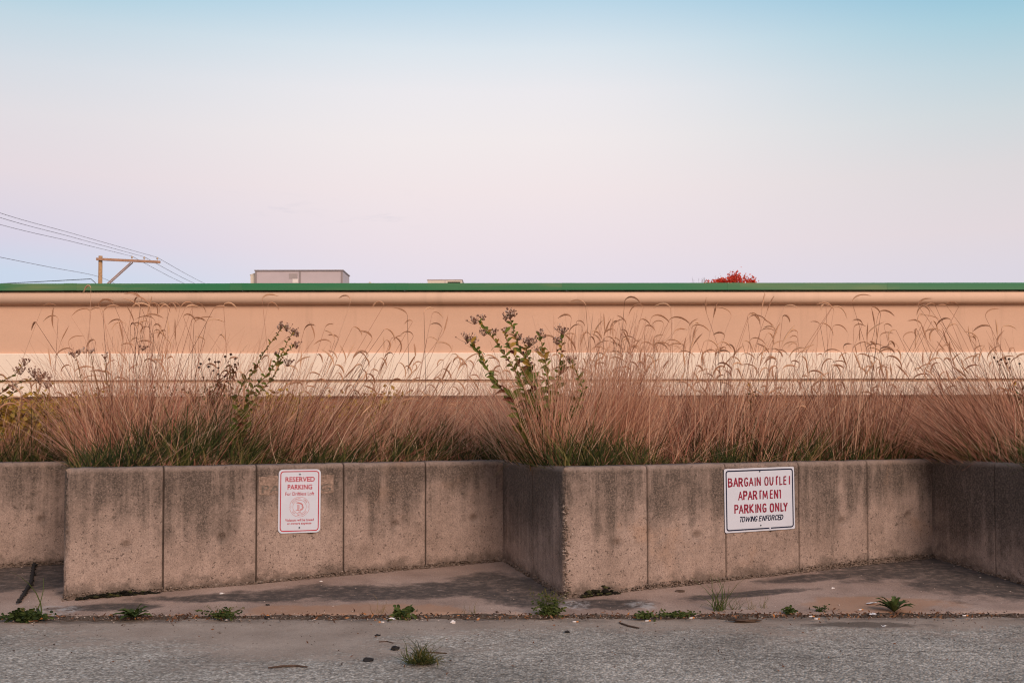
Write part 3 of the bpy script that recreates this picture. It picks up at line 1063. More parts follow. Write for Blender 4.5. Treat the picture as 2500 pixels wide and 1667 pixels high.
for word, xl, ymid in LINES:
    hL = 158 * uv2
    for k, ch in enumerate(word):
        x0 = (xl[k] - cx2) * u2
        y0 = (cy2 - ymid) * uv2 - hL / 2 + 0.0015 * math.sin(k * 2.3 + ymid)
        for pl in GL[ch]:
            w_ = (0.0118 if ch in 'BPRK' else 0.0098) * random.uniform(0.85, 1.1)
            stroke(lt, B2, [(x0 + p[0] * 158 * u2 * 0.86, y0 + p[1] * hL) for p in pl], w_, 0.010 + 0.0002 * k)
lt.build('lettering', M_MAROON, B2.root)
mb = MB()
GL.update({
    'W': [[(.04, 1), (.20, 0), (.46, .9), (.70, 0), (.92, 1)]],
    'F': [[(0, 0), (0, 1), (.42, 1)], [(0, .54), (.36, .54)]],
    'C': [[(.46, .8), (.34, .98), (.12, .94), (0, .5), (.12, .06), (.34, .02), (.46, .2)]],
    'D': [[(0, 0), (0, 1), (.3, .95), (.46, .7), (.46, .3), (.3, .05), (0, 0)]],
    'S': [[(0, 0), (0, 1), (.42, 1)]],
    '+': [[(0, 1), (.46, 1)], [(.23, 1), (.23, 0)]],
    'e': [[(.42, 1), (0, 1), (0, 0), (.42, 0)], [(0, .53), (.36, .53)]],
})
hS = 95 * uv2
for k, (ch, xl_) in enumerate(zip('+OWINGENFORCED', (515, 567, 632, 735, 762, 822, 912, 980, 1050, 1098, 1170, 1235, 1300, 1350))):
    ch = 'e' if ch == 'E' else ch
    for pl in GL[ch]:
        stroke(mb, B2, [((xl_ - cx2) * u2 + p[0] * 95 * u2 * (1.02 if ch != 'I' else 1) + 0.24 * hS * (p[1] - 0.2), (cy2 - 1193) * uv2 - hS / 2 + p[1] * hS) for p in pl], 0.0062, 0.010 + 0.0001 * k)
mb.build('lettering', M_NAVY, B2.root)['label'] = 'navy italic line TOWING ENFORCED'
B2.bolt(((940 - cx2) * u2, H2 / 2 - 0.026))
B2.bolt(((943 - cx2) * u2, -H2 / 2 + 0.040))

# traces of an older painted notice behind sign 1
B0 = Board(hit_wall(724, 1180, WALL_PTS[4], D1), D1, 0.0, 'old_stencil', 'worn ghost of older stencilled lettering on the wall behind the portrait sign')
B0.root['category'] = 'painted notice'
mb = MB()
for k in range(8):
    x_ = -0.27 + k * 0.0675
    y_ = 0.055 + 0.006 * math.sin(k * 2.1)
    B0.flat(mb, ([Vector((x_, -0.075 + 0.005 * math.cos(k * 3))), Vector((x_ + 0.0675, -0.075 + 0.005 * math.cos(k * 3 + 3))), Vector((x_ + 0.0675, y_)), Vector((x_, y_))], [(0, 1, 2, 3)]), 0.0025)
mb.build('overpaint', M_PATCH, B0.root)
mb = MB()
B0.flat(mb, fit(text_geo('PARKING', 1, 0.01), 0.50, 0.055), 0.0036, (0, -0.035))
mb.build('lettering', M_GHOST, B0.root)

# ------------------------------------------------------------------ the building
BY = 22.5
YAW = math.atan(0.25 / 21.6)
bld = empty('commercial_building', (0, BY, TOP - 0.06), 'long flat-roofed tan stucco building with green roof edge and cream bands behind the grass', 'building')
BX0, BX1 = -27.0, 27.0


def bz(py):
    return at(1250, py, BY).z


def bpt(x, y, z):
    """point in the building's own axes, turned very slightly so that its left end is nearer"""
    return Vector((x, BY + x * YAW + y, z))


def extrude(prof, x0, x1, name, mat, nseg=1, smooth=False, cap=True):
    n = len(prof)
    mb = MB()
    xs_ = np.linspace(x0, x1, nseg + 1)
    v = [bpt(x, p[0], p[1]) for x in xs_ for p in prof]
    f = [(i * n + k, (i + 1) * n + k, (i + 1) * n + (k + 1) % n, i * n + (k + 1) % n) for i in range(nseg) for k in range(n)]
    if cap:
        f += [tuple(range(n)), tuple(nseg * n + k for k in range(n - 1, -1, -1))]
    mb.add(v, f)
    return mb.build(name, mat, bld, smooth)


Z_TOP, Z_COP, Z_ROLL, Z_TAN, Z_G1, Z_G2, Z_BAND = bz(694), bz(711), bz(744), bz(861.5), bz(926), bz(933.5), bz(965.5)
# body behind, in case it is seen from the side
extrude([(0.30, TOP - 0.2), (0.30, Z_ROLL), (14, Z_ROLL), (14, TOP - 0.2)], BX0 + 0.05, BX1 - 0.05, 'wall_core', M_TAN)
extrude([(0.16, Z_ROLL), (0.30, Z_ROLL + 0.001), (0.30, Z_TOP - 0.33), (14, Z_TOP - 0.33), (14, Z_TOP - 0.30), (0.16, Z_TOP - 0.30)], BX0 + 0.06, BX1 - 0.06, 'roof', M_ROOF)
extrude([(0.0, Z_TAN), (0.0, Z_COP), (0.29, Z_COP), (0.29, Z_TAN)], BX0, BX1, 'tan_wall', M_TAN)
# half-round cornice
cz, cr = (Z_COP + Z_ROLL) / 2, (Z_COP - Z_ROLL) / 2
prof = [(-0.002 - 0.20 * math.cos(a) ** 0.8 if abs(math.cos(a)) > 1e-6 else -0.002, cz + cr * math.sin(a)) for a in np.linspace(-math.pi / 2, math.pi / 2, 19)]
prof = [(0.0 - 0.17 * max(0.0, math.cos(a)) ** 0.75 - 0.003, cz + cr * math.sin(a)) for a in np.linspace(-math.pi / 2, math.pi / 2, 21)]
extrude(prof, BX0 - 0.02, BX1 + 0.02, 'cornice', M_ROLL, 1, True, True)
# cream band of two boards with a recessed reveal between them
extrude([(-0.055, Z_G1), (-0.055, Z_TAN - 0.012), (-0.043, Z_TAN), (0.05, Z_TAN), (0.05, Z_G1)], BX0 - 0.01, BX1 + 0.01, 'upper_band', M_CREAM)
extrude([(-0.030, Z_G2), (0.02, Z_G1), (0.05, Z_G1 - 0.001), (0.05, Z_G2)], BX0, BX1, 'reveal', M_REVEAL)
extrude([(-0.055, Z_BAND), (-0.055, Z_G2), (0.05, Z_G2 - 0.001), (0.05, Z_BAND)], BX0 - 0.01, BX1 + 0.01, 'lower_band', M_CREAM)
extrude([(0.06, TOP - 0.4), (0.06, Z_BAND + 0.02), (0.29, Z_BAND + 0.02), (0.29, TOP - 0.4)], BX0 + 0.02, BX1 - 0.02, 'brick_base', M_BRICK)
# folded metal coping in lengths with lapped cover plates at the joints
ex = (1250 + np.array([584, 984.5, 1386, 1788, 2177]) - 2500)
seams = [at(s_, 700, BY).x for s_ in (584, 984.5, 1386, 1788, 2177)]
step = (seams[-1] - seams[0]) / 4
seams = [seams[0] - step * k for k in (6, 5, 4, 3, 2, 1)] + seams + [seams[-1] + step * k for k in (1, 2, 3, 4, 5, 6)]
edges = [BX0 - 0.05] + [s_ for s_ in seams if BX0 < s_ < BX1] + [BX1 + 0.05]
for a, b in zip(edges[:-1], edges[1:]):
    jz = random.uniform(-0.004, 0.004)
    extrude([(-0.20, Z_COP + jz), (-0.195, Z_TOP - 0.01 + jz), (-0.185, Z_TOP + jz), (0.34, Z_TOP - 0.03), (0.34, Z_COP), (0.33, Z_COP), (0.33, Z_TOP - 0.06), (-0.18, Z_TOP - 0.03), (-0.18, Z_COP - 0.001)], a + 0.002, b - 0.002, 'coping', M_COPING)
for s_ in seams:
    if BX0 < s_ < BX1:
        extrude([(-0.204, Z_COP + 0.003), (-0.199, Z_TOP - 0.006), (-0.187, Z_TOP + 0.004), (0.342, Z_TOP - 0.026), (0.341, Z_TOP - 0.06), (-0.17, Z_TOP - 0.028), (-0.19, Z_COP + 0.003)], s_ - 0.13, s_ + 0.13, 'cover_plate', M_COPING)

for px_ in (1644,):
    xj = at(px_, 800, BY).x
    extrude([(-0.0025, Z_TAN + 0.002), (-0.0025, Z_ROLL - 0.006), (0.01, Z_ROLL - 0.006), (0.01, Z_TAN + 0.002)], xj - 0.009, xj + 0.009, 'control_joint', M_ROLL)

# rooftop plant
ROOF_Z = Z_TOP - 0.30


def rtu_box(mb, px0, px1, pt, Y, depth, zb):
    a, b = at(px0, pt, Y), at(px1, pt, Y)
    mb.box((a.x, Y, zb), (b.x, Y + depth, a.z))
    return a, b


Y1 = 29.0
r1 = empty('rooftop_unit', (at(730, 690, Y1).x, Y1, ROOF_Z), 'large pinkish grey air handling box on the roof with a white notice on its side', 'air conditioner')
mb = MB()
a, b = rtu_box(mb, 623, 837, 662, Y1, 1.15, ROOF_Z)
mb.build('cabinet', M_METAL, r1)
zt1 = a.z
mb = MB()
mb.box((a.x - 0.02, Y1 - 0.03, zt1 + 0.001), (b.x + 0.02, Y1 + 1.18, zt1 + 0.03))
for xx in (a.x + 0.02, at(732, 690, Y1).x, b.x - 0.03):
    mb.box((xx - 0.02, Y1 - 0.012, ROOF_Z), (xx + 0.025, Y1 - 0.001, zt1 - 0.004))
mb.build('trim', M_METAL_EDGE, r1)
mb = MB()
h0 = at(609, 665, Y1)
mb.add([Vector(p) for p in ((h0.x + .05, Y1 + 0.1, ROOF_Z), (a.x - 0.004, Y1 + 0.1, ROOF_Z), (a.x - 0.004, Y1 + 0.9, ROOF_Z), (h0.x + .05, Y1 + 0.9, ROOF_Z),
                             (h0.x, Y1 + 0.1, h0.z - 0.05), (a.x - 0.004, Y1 + 0.1, zt1 - 0.02), (a.x - 0.004, Y1 + 0.9, zt1 - 0.02), (h0.x, Y1 + 0.9, h0.z - 0.05))],
       [(0, 1, 5, 4), (1, 2, 6, 5), (2, 3, 7, 6), (3, 0, 4, 7), (4, 5, 6, 7), (0, 3, 2, 1)])
mb.build('intake_hood', M_METAL_SIDE, r1)
mb = MB()
q0, q1 = at(706, 668, Y1), at(726, 680, Y1)
mb.box((q0.x, Y1 - 0.010, q1.z), (q1.x, Y1 - 0.001, q0.z))
mb.build('louvre', M_LOUVRE, r1)
mb = MB()
q0, q1 = at(714, 681, Y1), at(728, 691, Y1)
mb.box((q0.x, Y1 - 0.016, q1.z), (q1.x, Y1 - 0.011, q0.z))
mb.build('notice', M_STICKER, r1)
mb = MB()
q0 = at(607, 669, Y1)
mb.tube([(h0.x + 0.04, Y1 + 0.3, q0.z - 0.03), (q0.x, Y1 + 0.3, q0.z - 0.02), (q0.x - 0.03, Y1 + 0.3, q0.z + 0.02)], 0.018, 6)
mb.build('pipe', M_METAL_EDGE, r1)

Y2 = 33.0
r2 = empty('rooftop_unit', (at(1090, 690, Y2).x, Y2, ROOF_Z), 'small cream rooftop unit with a dark vent opening', 'air conditioner')
mb = MB()
a, b = rtu_box(mb, 1044, 1128, 684, Y2, 0.8, ROOF_Z)
mb.build('cabinet', M_METAL_SIDE, r2)
mb = MB()
mb.box((a.x - 0.02, Y2 - 0.02, a.z + 0.001), (b.x + 0.02, Y2 + 0.82, a.z + 0.02))
xx = at(1087, 690, Y2).x
mb.box((xx - 0.012, Y2 - 0.012, ROOF_Z), (xx + 0.012, Y2 - 0.001, a.z))
mb.build('trim', M_METAL, r2)
mb = MB()
q0, q1 = at(1093, 688, Y2), at(1124, 696, Y2)
mb.box((q0.x, Y2 - 0.008, q1.z - 0.2), (q1.x, Y2 - 0.001, q0.z))
mb.build('vent_opening', M_VOID, r2)
Y3 = 30.0
mb = MB()
q = at(903, 688.5, Y3)
mb.tube([(q.x, Y3, ROOF_Z), (q.x, Y3, q.z)], 0.03, 8)
mb.tube([(q.x, Y3, q.z - 0.03), (q.x + 0.09, Y3, q.z - 0.07)], 0.025, 8)
tag(mb.build('vent_pipe', M_METAL_SIDE), 'short cream vent pipe sticking up from the flat roof', 'vent pipe')

# ------------------------------------------------------------------ utility pole and wires
PY = 48.0
ptop = at(245.5, 625, PY)
pole = empty('utility_pole', (ptop.x, PY, 0), 'wooden utility pole with one long side crossarm rising behind the roof', 'utility pole')
mb = MB()
mb.tube([(ptop.x - 0.05, PY, -0.3), (ptop.x - 0.02, PY, 3), (ptop.x, PY, ptop.z)], [0.135, 0.11, 0.088], 14)
mb.build('post', M_POLE, pole, True)
a0, a1 = at(235.5, 632.5, PY - 0.12), at(391, 640, PY - 0.12)
dv = (a1 - a0)
ux = dv.normalized()
Mx = Matrix.Translation(a0) @ Matrix(((ux.x, 0, -ux.z), (0, 1, 0), (ux.z, 0, ux.x))).to_4x4()
mb = MB()
mb.box((0, -0.05, -0.055), (dv.length, 0.05, 0.055), Mx)
mb.build('crossarm', M_ARM, pole)
for yy in (-0.17, 0.12):
    s0, s1 = at(322, 641, PY + yy), at(259, 698, PY + yy)
    s0.x += yy * 0.35
    s1.x += yy * 0.35
    mb = MB()
    mb.tube([s0, s1], 0.028, 6)
    mb.build('brace', M_ARM, pole)
tips = []
for px_ in (322, 352, 384):
    t = (px_ - 235.5) / (391 - 235.5)
    q = a0.lerp(a1, t) + Vector((0, 0, 0.055))
    mb = MB()
    mb.tube([q, q + Vector((0, 0, 0.06)), q + Vector((0, 0, 0.065)), q + Vector((0, 0, 0.10)), q + Vector((0, 0, 0.12)), q + Vector((0, 0, 0.16))], [0.012, 0.012, 0.045, 0.05, 0.03, 0.03], 8)
    mb.build('insulator', M_CERAMIC, pole)
    tips.append(q + Vector((0, 0, 0.15)))


def wire(P, Q, sag, r0, r1, mat, label, mid=24):
    pts = []
    for i in range(mid + 1):
        t = i / mid
        p = P.lerp(Q, t)
        p.z -= sag * 4 * t * (1 - t)
        pts.append(p)
    mb = MB()
    mb.tube(pts, [r0 + (r1 - r0) * i / mid for i in range(mid + 1)], 5)
    return mb


def span(points, r, label, mat=M_WIRE, cat='power line'):
    mb = MB()
    # a smooth curve through the given points
    out = []
    n = len(points)
    for i in range(n - 1):
        p0, p1, p2, p3 = points[max(i - 1, 0)], points[i], points[i + 1], points[min(i + 2, n - 1)]
        for k in range(12):
            t = k / 12
            out.append(0.5 * ((2 * p1) + (p2 - p0) * t + (2 * p0 - 5 * p1 + 4 * p2 - p3) * t * t + (3 * p1 - p0 - 3 * p2 + p3) * t ** 3))
    out.append(points[-1])
    mb.tube(out, r, 5)
    tag(mb.build('overhead_wire', mat), label, cat, 'overhead wires at the utility pole')


def line_to_pole(y0, ym, tip, px_r, py_r, label):
    # comes from the left, well nearer than the pole, and goes on beyond it behind the roof
    L = at(-60, y0 - 13, 30)
    m_ = at(180, ym, 39.5)
    span([L + (L - m_) * 1.6 + Vector((0, 0, 0.5)), L, m_, tip], 0.0078, label + ', before the pole')
    R = at(px_r, py_r, 66)
    span([tip, tip.lerp(R, 0.5) + Vector((0, 0, -0.05)), R], 0.0095, label + ', beyond the pole')


line_to_pole(513, 571, tips[2], 520, 702, 'uppermost of the three overhead wires')
line_to_pole(525, 580, tips[1], 500, 704, 'middle one of the three overhead wires')
line_to_pole(544, 591, tips[0], 475, 704, 'lowest of the three overhead wires')
span([at(-60, 616, 34) + (at(-60, 616, 34) - at(120, 652, 42)) * 1.6, at(-60, 616, 34), at(120, 652, 42), at(240, 675.5, PY - 0.1), at(300, 703, 60)], 0.009, 'thin single wire below the crossarm meeting the pole at mid height')
span([at(-60, 696, 40) + (at(-60, 696, 40) - at(110, 687, 44)) * 3, at(-60, 696, 40), at(110, 687, 44), at(222, 681, PY - 0.2)], 0.016, 'dark low cable running almost level just above the roof edge', M_CABLE, 'cable')
span([at(222.2, 681, PY - 0.2), at(230, 688, PY - .15), at(240, 698, PY - 0.12)], 0.016, 'short dark drop of cable slanting down to the pole', M_CABLE, 'cable')

# ------------------------------------------------------------------ trees beyond the roof
TY = 46.0
tc_ = at(1787, 700, TY)
tree = empty('red_maple_tree', (tc_.x, TY, 0), 'scarlet autumn treetop showing above the green roof edge', 'tree')
mb = MB()
ztop = at(1787, 680, TY).z
mb.tube([(tc_.x, TY, -0.3), (tc_.x + 0.05, TY, 2.5), (tc_.x, TY, 4.2)], [0.16, 0.12, 0.08], 8)
limbs = []
for k in range(26):
    fx = random.gauss(0, 0.40)
    tip = Vector((tc_.x + max(-1.05, min(1.15, fx * 1.3)), TY + random.uniform(-0.9, 0.9), 0))
    hh = max(0, 1 - abs(tip.x - tc_.x - 0.05) / 1.25)
    tip.z = tc_.z + (ztop - tc_.z) * (0.25 + 0.95 * hh) * random.uniform(0.5, 1.05)
    limbs.append(tip)
    s0 = Vector((tc_.x, TY, random.uniform(2.8, 4.1)))
    mb.tube([s0, s0.lerp(tip, 0.5) + Vector((0, 0, -0.1)), tip], [0.035, 0.02, 0.006], 5)
mb.build('trunk', M_TWIG, tree)


def leaf_card(mb, c, size, tint, asp=0.6):
    d = Vector((random.gauss(0, 1), random.gauss(0, 1), random.gauss(0, 0.7))).normalized()
    s = d.cross(Vector((random.gauss(0, 1), random.gauss(0, 1), random.gauss(0, 1)))).normalized() * size * asp * 0.5
    c = Vector(c)
    up = s.cross(d).normalized() * size * 0.12
    mb.add([c - d * size * .5, c + s + up, c + d * size * .5, c - s + up], [(0, 1, 2), (0, 2, 3)], tint)


mb = MB()
for tip in limbs:
    for _ in range(60):
        q = tip + Vector((random.gauss(0, 0.10), random.gauss(0, 0.12), random.gauss(-0.06, 0.11)))
        leaf_card(mb, q, random.uniform(0.06, 0.13), 0.25 + 0.75 * random.random(), 0.8)
for _ in range(900):
    a = random.gauss(0, 0.55)
    leaf_card(mb, (tc_.x + a, TY + random.gauss(0, .6), tc_.z - random.uniform(0, 1.6)), random.uniform(0.07, 0.12), random.random() * .8, 0.75)
mb.build('crown', M_REDLEAF, tree)

bc = at(1698, 700, TY + 5)
bt = empty('bare_sapling', (bc.x, TY + 5, 0), 'leafless twiggy treetop just left of the red treetop', 'tree')
mb = MB()
mb.tube([(bc.x, TY + 5, -.3), (bc.x, TY + 5, 3.6)], [0.06, 0.035], 6)
mb.build('trunk', M_TWIG, bt)
mb = MB()
for k in range(11):
    e = at(random.uniform(1676, 1724), random.uniform(676, 692), TY + 5)
    mb.tube([(bc.x, TY + 5, 3.4), Vector((bc.x, TY + 5, 3.4)).lerp(e, 0.5) + Vector((0.08 * (1 if e.x > bc.x else -1), 0, 0)), e], [0.012, 0.007, 0.004], 4)
mb.build('twigs', M_TWIG, bt)

# ------------------------------------------------------------------ grass
def ribbons(base, az, L, lean, droop, width, K, tint, faceaz=None):
    """N curved tapering blades as one array of quads -> (verts, faces, tints)"""
    N = len(L)
    s = np.linspace(0, 1, K + 1)[None, :]
    h = L[:, None] * (lean[:, None] * s + droop[:, None] * s ** 2.4)
    up = L[:, None] * (s * np.sqrt(np.clip(1 - lean ** 2, 0.15, 1))[:, None] - np.abs(droop)[:, None] * 0.55 * s ** 3)
    wob = 0.012 * np.sin(s * 5 + rng.uniform(0, 6, (N, 1)))
    cx = base[:, 0:1] + h * np.cos(az)[:, None] + wob
    cy = base[:, 1:2] + h * np.sin(az)[:, None]
    cz_ = base[:, 2:3] + up
    # some are bent over or snapped part of the way up
    kk = (rng.random(N) < (0.16 if K >= 5 else 0.0))[:, None]
    k0 = rng.uniform(0.55, 0.9, N)[:, None]
    over = np.clip(s - k0, 0, None) * L[:, None] * kk
    cx += over * rng.normal(0, 0.75, N)[:, None]
    cy += over * np.abs(rng.normal(0, 0.4, N))[:, None]
    cz_ -= over * rng.uniform(0.3, 1.3, N)[:, None]
    fa = rng.uniform(-0.9, 0.9, N) if faceaz is None else faceaz
    wx, wy = np.cos(fa)[:, None], np.sin(fa)[:, None]
    ww = 0.5 * width[:, None] * np.clip(1.02 - s, 0.12, 1) ** 0.55
    V = np.empty((N, K + 1, 2, 3), dtype=np.float64)
    V[:, :, 0, 0], V[:, :, 0, 1], V[:, :, 0, 2] = cx - ww * wx, cy - ww * wy, cz_
    V[:, :, 1, 0], V[:, :, 1, 1], V[:, :, 1, 2] = cx + ww * wx, cy + ww * wy, cz_
    idx = np.arange(N * (K + 1) * 2).reshape(N, K + 1, 2)
    Fq = np.stack([idx[:, :-1, 0], idx[:, :-1, 1], idx[:, 1:, 1], idx[:, 1:, 0]], axis=-1).reshape(-1, 4)
    T = np.repeat(tint, (K + 1) * 2)
    return V.reshape(-1, 3), Fq, T


def ribbon_mesh(name, parts, mat, parent=None):
    vs_, fs_, ts_ = [], [], []
    n = 0
    for V, Fq, T in parts:
        vs_.append(V)
        fs_.append(Fq + n)
        ts_.append(T)
        n += len(V)
    V, Fq, T = np.concatenate(vs_), np.concatenate(fs_), np.concatenate(ts_)
    me = bpy.data.meshes.new(name)
    me.vertices.add(len(V))
    me.vertices.foreach_set('co', V.astype(np.float32).ravel())
    me.loops.add(len(Fq) * 4)
    me.loops.foreach_set('vertex_index', Fq.astype(np.int32).ravel())
    me.polygons.add(len(Fq))
    me.polygons.foreach_set('loop_start', np.arange(0, len(Fq) * 4, 4, dtype=np.int32))
    me.update(calc_edges=True)
    a = me.attributes.new('tint', 'FLOAT', 'POINT')
    a.data.foreach_set('value', T.astype(np.float32))
    me.validate()
    return link(name, me, mat, parent)


def soil_z(x, y):
    return TOP - 0.045


def seeded_stem(ms, mh, base, top, bend, headlen, thick=0.0019, up=False):
    """a thin culm from base to top, then a nodding bristly seed head"""
    base, top = Vector(base), Vector(top)
    d = top - base
    side_ = 1 if bend >= 0 else -1
    mid1 = base.lerp(top, 0.35) - Vector((d.x * 0.10, d.y * 0.1, 0))
    mid2 = base.lerp(top, 0.7) - Vector((d.x * 0.08, d.y * 0.08, 0))
    tn = random.uniform(0.2, 0.95)
    ms.tube([base, mid1, mid2, top], [thick * 1.3, thick * 1.15, thick, thick * 0.8], 3, tn, False)
    # head: turns from the culm's direction over towards the ground
    a = math.atan2(d.z, math.hypot(d.x, d.y) * (1 if d.x * side_ >= 0 else -1))
    yaw_y = random.uniform(-0.9, 0.9)
    n = 9
    turn = abs(bend) * random.uniform(0.8, 1.15)
    p = top.copy()
    pts = [p.copy()]
    for k in range(n):
        stp = headlen / n
        # bends over quickly at first, then hangs
        ang = a - turn * min(1.0, ((k + 0.6) / n) ** 0.5 * 1.05)
        p = p + Vector((side_ * math.cos(ang) * math.cos(yaw_y), math.cos(ang) * math.sin(yaw_y), math.sin(ang))) * stp
        pts.append(p.copy())
    R = random.uniform(0.0045, 0.0078)
    prof = [0.3, 0.45, 0.75, 1.0, 1.05, 1.0, 0.92, 0.8, 0.55, 0.15]
    tn = random.random()
    mh.tube(pts, [R * q for q in prof], 5, tn, True)
    for k in range(1, n):
        dirn = (pts[k + 1] - pts[k]).normalized() if k < n else dirn
        for _ in range(4):
            o_ = Vector((random.gauss(0, 1), random.gauss(0, 1), random.gauss(0, 1)))
            o_ = (o_ - dirn * o_.dot(dirn)).normalized()
            q = pts[k].lerp(pts[k + 1], random.random())
            s_ = dirn.cross(o_) * 0.0012
            tipp = q + o_ * R * prof[k] * 2.6 + dirn * 0.016
            mh.add([q + s_, q - s_, tipp], [(0, 1, 2)], min(1, tn + 0.2))


LEANX = ([-4.6, -3.9, -3.55, -3.1, -2.6, -2.0, -1.2, -0.4, 0.0, 0.3, 0.7, 1.3, 2.0, 2.7, 3.1, 3.6, 4.6],
         [0.35, 0.10, -0.45, -0.05, 0.15, 0.32, 0.36, 0.30, -0.20, -0.15, 0.15, 0.10, 0.05, 0.05, -0.10, -0.42, -0.40])
HGTX = ([-4.6, -3.9, -3.66, -3.2, -2.5, -2.0, -1.2, -0.4, 0.3, 0.8, 1.4, 2.2, 3.0, 3.6, 4.6],
        [0.20, 0.20, 0.32, 0.74, 0.74, 0.56, 0.54, 0.56, 0.66, 0.72, 0.56, 0.60, 0.60, 0.62, 0.60])


def fill(N, hmul, wlo, whi, depth0, depth1, tlo, thi, K=5, leanjit=0.22, front=0.18, patchy=0.0):
    # most blades spring from tussocks, fanning out of a common foot; the rest stand between
    nc = 190
    tx, td = rng.uniform(-5.3, 5.3, nc), rng.uniform(depth0, depth1, nc)
    th_, tb, tl = np.clip(rng.lognormal(0, 0.22, nc), 0.6, 1.2), rng.normal(0, 0.20, nc), rng.normal(0, 0.17, nc)
    k = rng.integers(0, nc, N)
    loose = rng.random(N) < 0.22
    off_ = rng.normal(0, 0.045, N)
    x = np.where(loose, rng.uniform(-5.3, 5.3, N), tx[k] + off_)
    dp = np.where(loose, rng.uniform(depth0, depth1, N), td[k] + rng.normal(0, 0.05, N))
    y = wall_y(x) + np.maximum(front + dp, 0.135)
    base = np.stack([x, y, np.full(N, TOP - 0.05)], axis=1)
    Ln = np.interp(x, *HGTX) * hmul * np.where(loose, 0.85, th_[k]) * np.clip(rng.lognormal(-0.02, 0.24, N), 0.4, 1.28)
    if patchy:
        Ln = Ln * np.clip(1 + patchy * np.array([mnoise.noise(Vector((q * 1.5, 3.3, 0))) + 0.6 * mnoise.noise(Vector((q * 4.3, 1.3, 0))) for q in x]), 0.35, 1.7)
    lx = np.interp(x, *LEANX) + np.where(loose, 0, tl[k] + off_ * 3.2) + rng.normal(0, leanjit * 0.8, N)
    ly = rng.normal(-0.03, 0.18, N)
    clump = 0.72 + tb[k]
    az = np.arctan2(ly, lx)
    lean = np.clip(np.hypot(lx, ly), 0.02, 0.88)
    droop = np.abs(rng.normal(0.10, 0.12, N))
    tint = np.clip(rng.uniform(tlo, thi, N) + 0.9 * (clump - 0.72), 0, 0.99)
    return ribbons(base, az, Ln, lean, droop, rng.uniform(wlo, whi, N), K, tint)


# 1. the dry mass filling the planter
parts = [fill(5200, 1.0, 0.003, 0.006, 0.12, 1.9, 0.0, 1.0, 7, 0.36),
         fill(4800, 1.32, 0.0035, 0.0065, 1.2, 4.5, 0.35, 1.0),
         fill(1700, 1.2, 0.0026, 0.0042, 0.1, 1.8, 0.3, 1.0, 7, 0.26),
         fill(2000, 0.8, 0.003, 0.006, 0.02, 1.2, 0.3, 1.0, 7, 0.85),
         fill(260, 0.9, 0.003, 0.005, -0.03, 0.3, 0.6, 1.0, 8, 1.0)]
dry = ribbon_mesh('dry_grass', parts, M_DRY)
tag(dry, 'tangled mass of dry pinkish brown grass filling the planter', 'grass', None, 'stuff')
# 2. the green undergrowth at its foot
parts = [fill(8000, 0.40, 0.006, 0.012, -0.02, 0.55, 0.0, 0.9, 6, 0.55, 0.16, 1.0), fill(3200, 0.58, 0.005, 0.009, 0.1, 1.6, 0.0, 1.0, 6, 0.45, 0.18, 1.0)]
gr = ribbon_mesh('green_grass', parts, M_GREEN)
tag(gr, 'low dark green grass growing along the top of the wall', 'grass', None, 'stuff')
# short dead thatch just behind the coping
parts = [fill(4500, 0.17, 0.003, 0.006, -0.03, 0.35, 0.0, 0.7, 3, 0.6, 0.16)]
th = ribbon_mesh('dead_grass', parts, M_DRY)
tag(th, 'short dead brown grass lying just behind the wall coping', 'grass', None, 'stuff')

# 3. seed heads nodding above the mass
ms, mh = MB(), MB()
HEADS = [(0, 440), ]
tops = []
# where the photograph shows heads: centre px, spread px, top py, spread py, number, depth
for cx_, sx_, cy_, sy_, n_ in ((60, 60, 935, 55, 16), (330, 110, 800, 60, 40), (420, 60, 760, 50, 16), (620, 60, 850, 35, 9), (850, 90, 865, 40, 42), (1020, 90, 850, 45, 40),
                               (1160, 60, 880, 30, 16), (1480, 90, 850, 50, 46), (1600, 90, 830, 45, 44), (1720, 70, 840, 45, 26), (1850, 70, 835, 60, 34), (1980, 90, 850, 65, 38),
                               (2150, 90, 840, 60, 46), (2290, 90, 845, 55, 44), (2420, 70, 860, 50, 26), (1250, 500, 940, 25, 60), (1900, 420, 930, 25, 60), (500, 300, 940, 25, 40)):
    for _ in range(n_):
        tops.append((random.gauss(cx_, sx_), random.gauss(cy_, sy_)))
for px_, py_ in tops:
    py_ = max(py_ + 22, 745)
    if random.random() < 0.12:
        continue
    Y_ = random.uniform(8.0, 9.7)
    t = at(px_, py_, Y_)
    wy = float(wall_y(t.x))
    if Y_ < wy + 0.2:
        Y_ = wy + random.uniform(0.25, 1.2)
        t = at(px_, py_, Y_)
    lx = float(np.interp(t.x, *LEANX)) + random.gauss(0, 0.15)
    hgt = t.z - (TOP - 0.05)
    b_ = Vector((t.x - lx * hgt, Y_ + random.uniform(-0.15, 0.15), TOP - 0.05))
    if b_.y < wall_y(b_.x) + 0.15:
        b_.y = float(wall_y(b_.x)) + 0.15
    bend = (1 if random.random() < 0.5 + 0.4 * lx else -1) * random.choice((0.2, 0.45, 1.3, 1.9, 2.3, 2.7, 2.9, 3.0))
    if abs(bend) < 1:
        t.z -= 0.14
    seeded_stem(ms, mh, b_, t, bend, random.uniform(0.09, 0.19))
o1 = ms.build('grass_stems', M_DRY)
tag(o1, 'thin upright culms standing out of the dry grass mass', 'grass', None, 'stuff')
o2 = mh.build('seed_heads', M_HEAD)
tag(o2, 'nodding bristly brown seed heads on thin culms above the grass', 'grass', None, 'stuff')

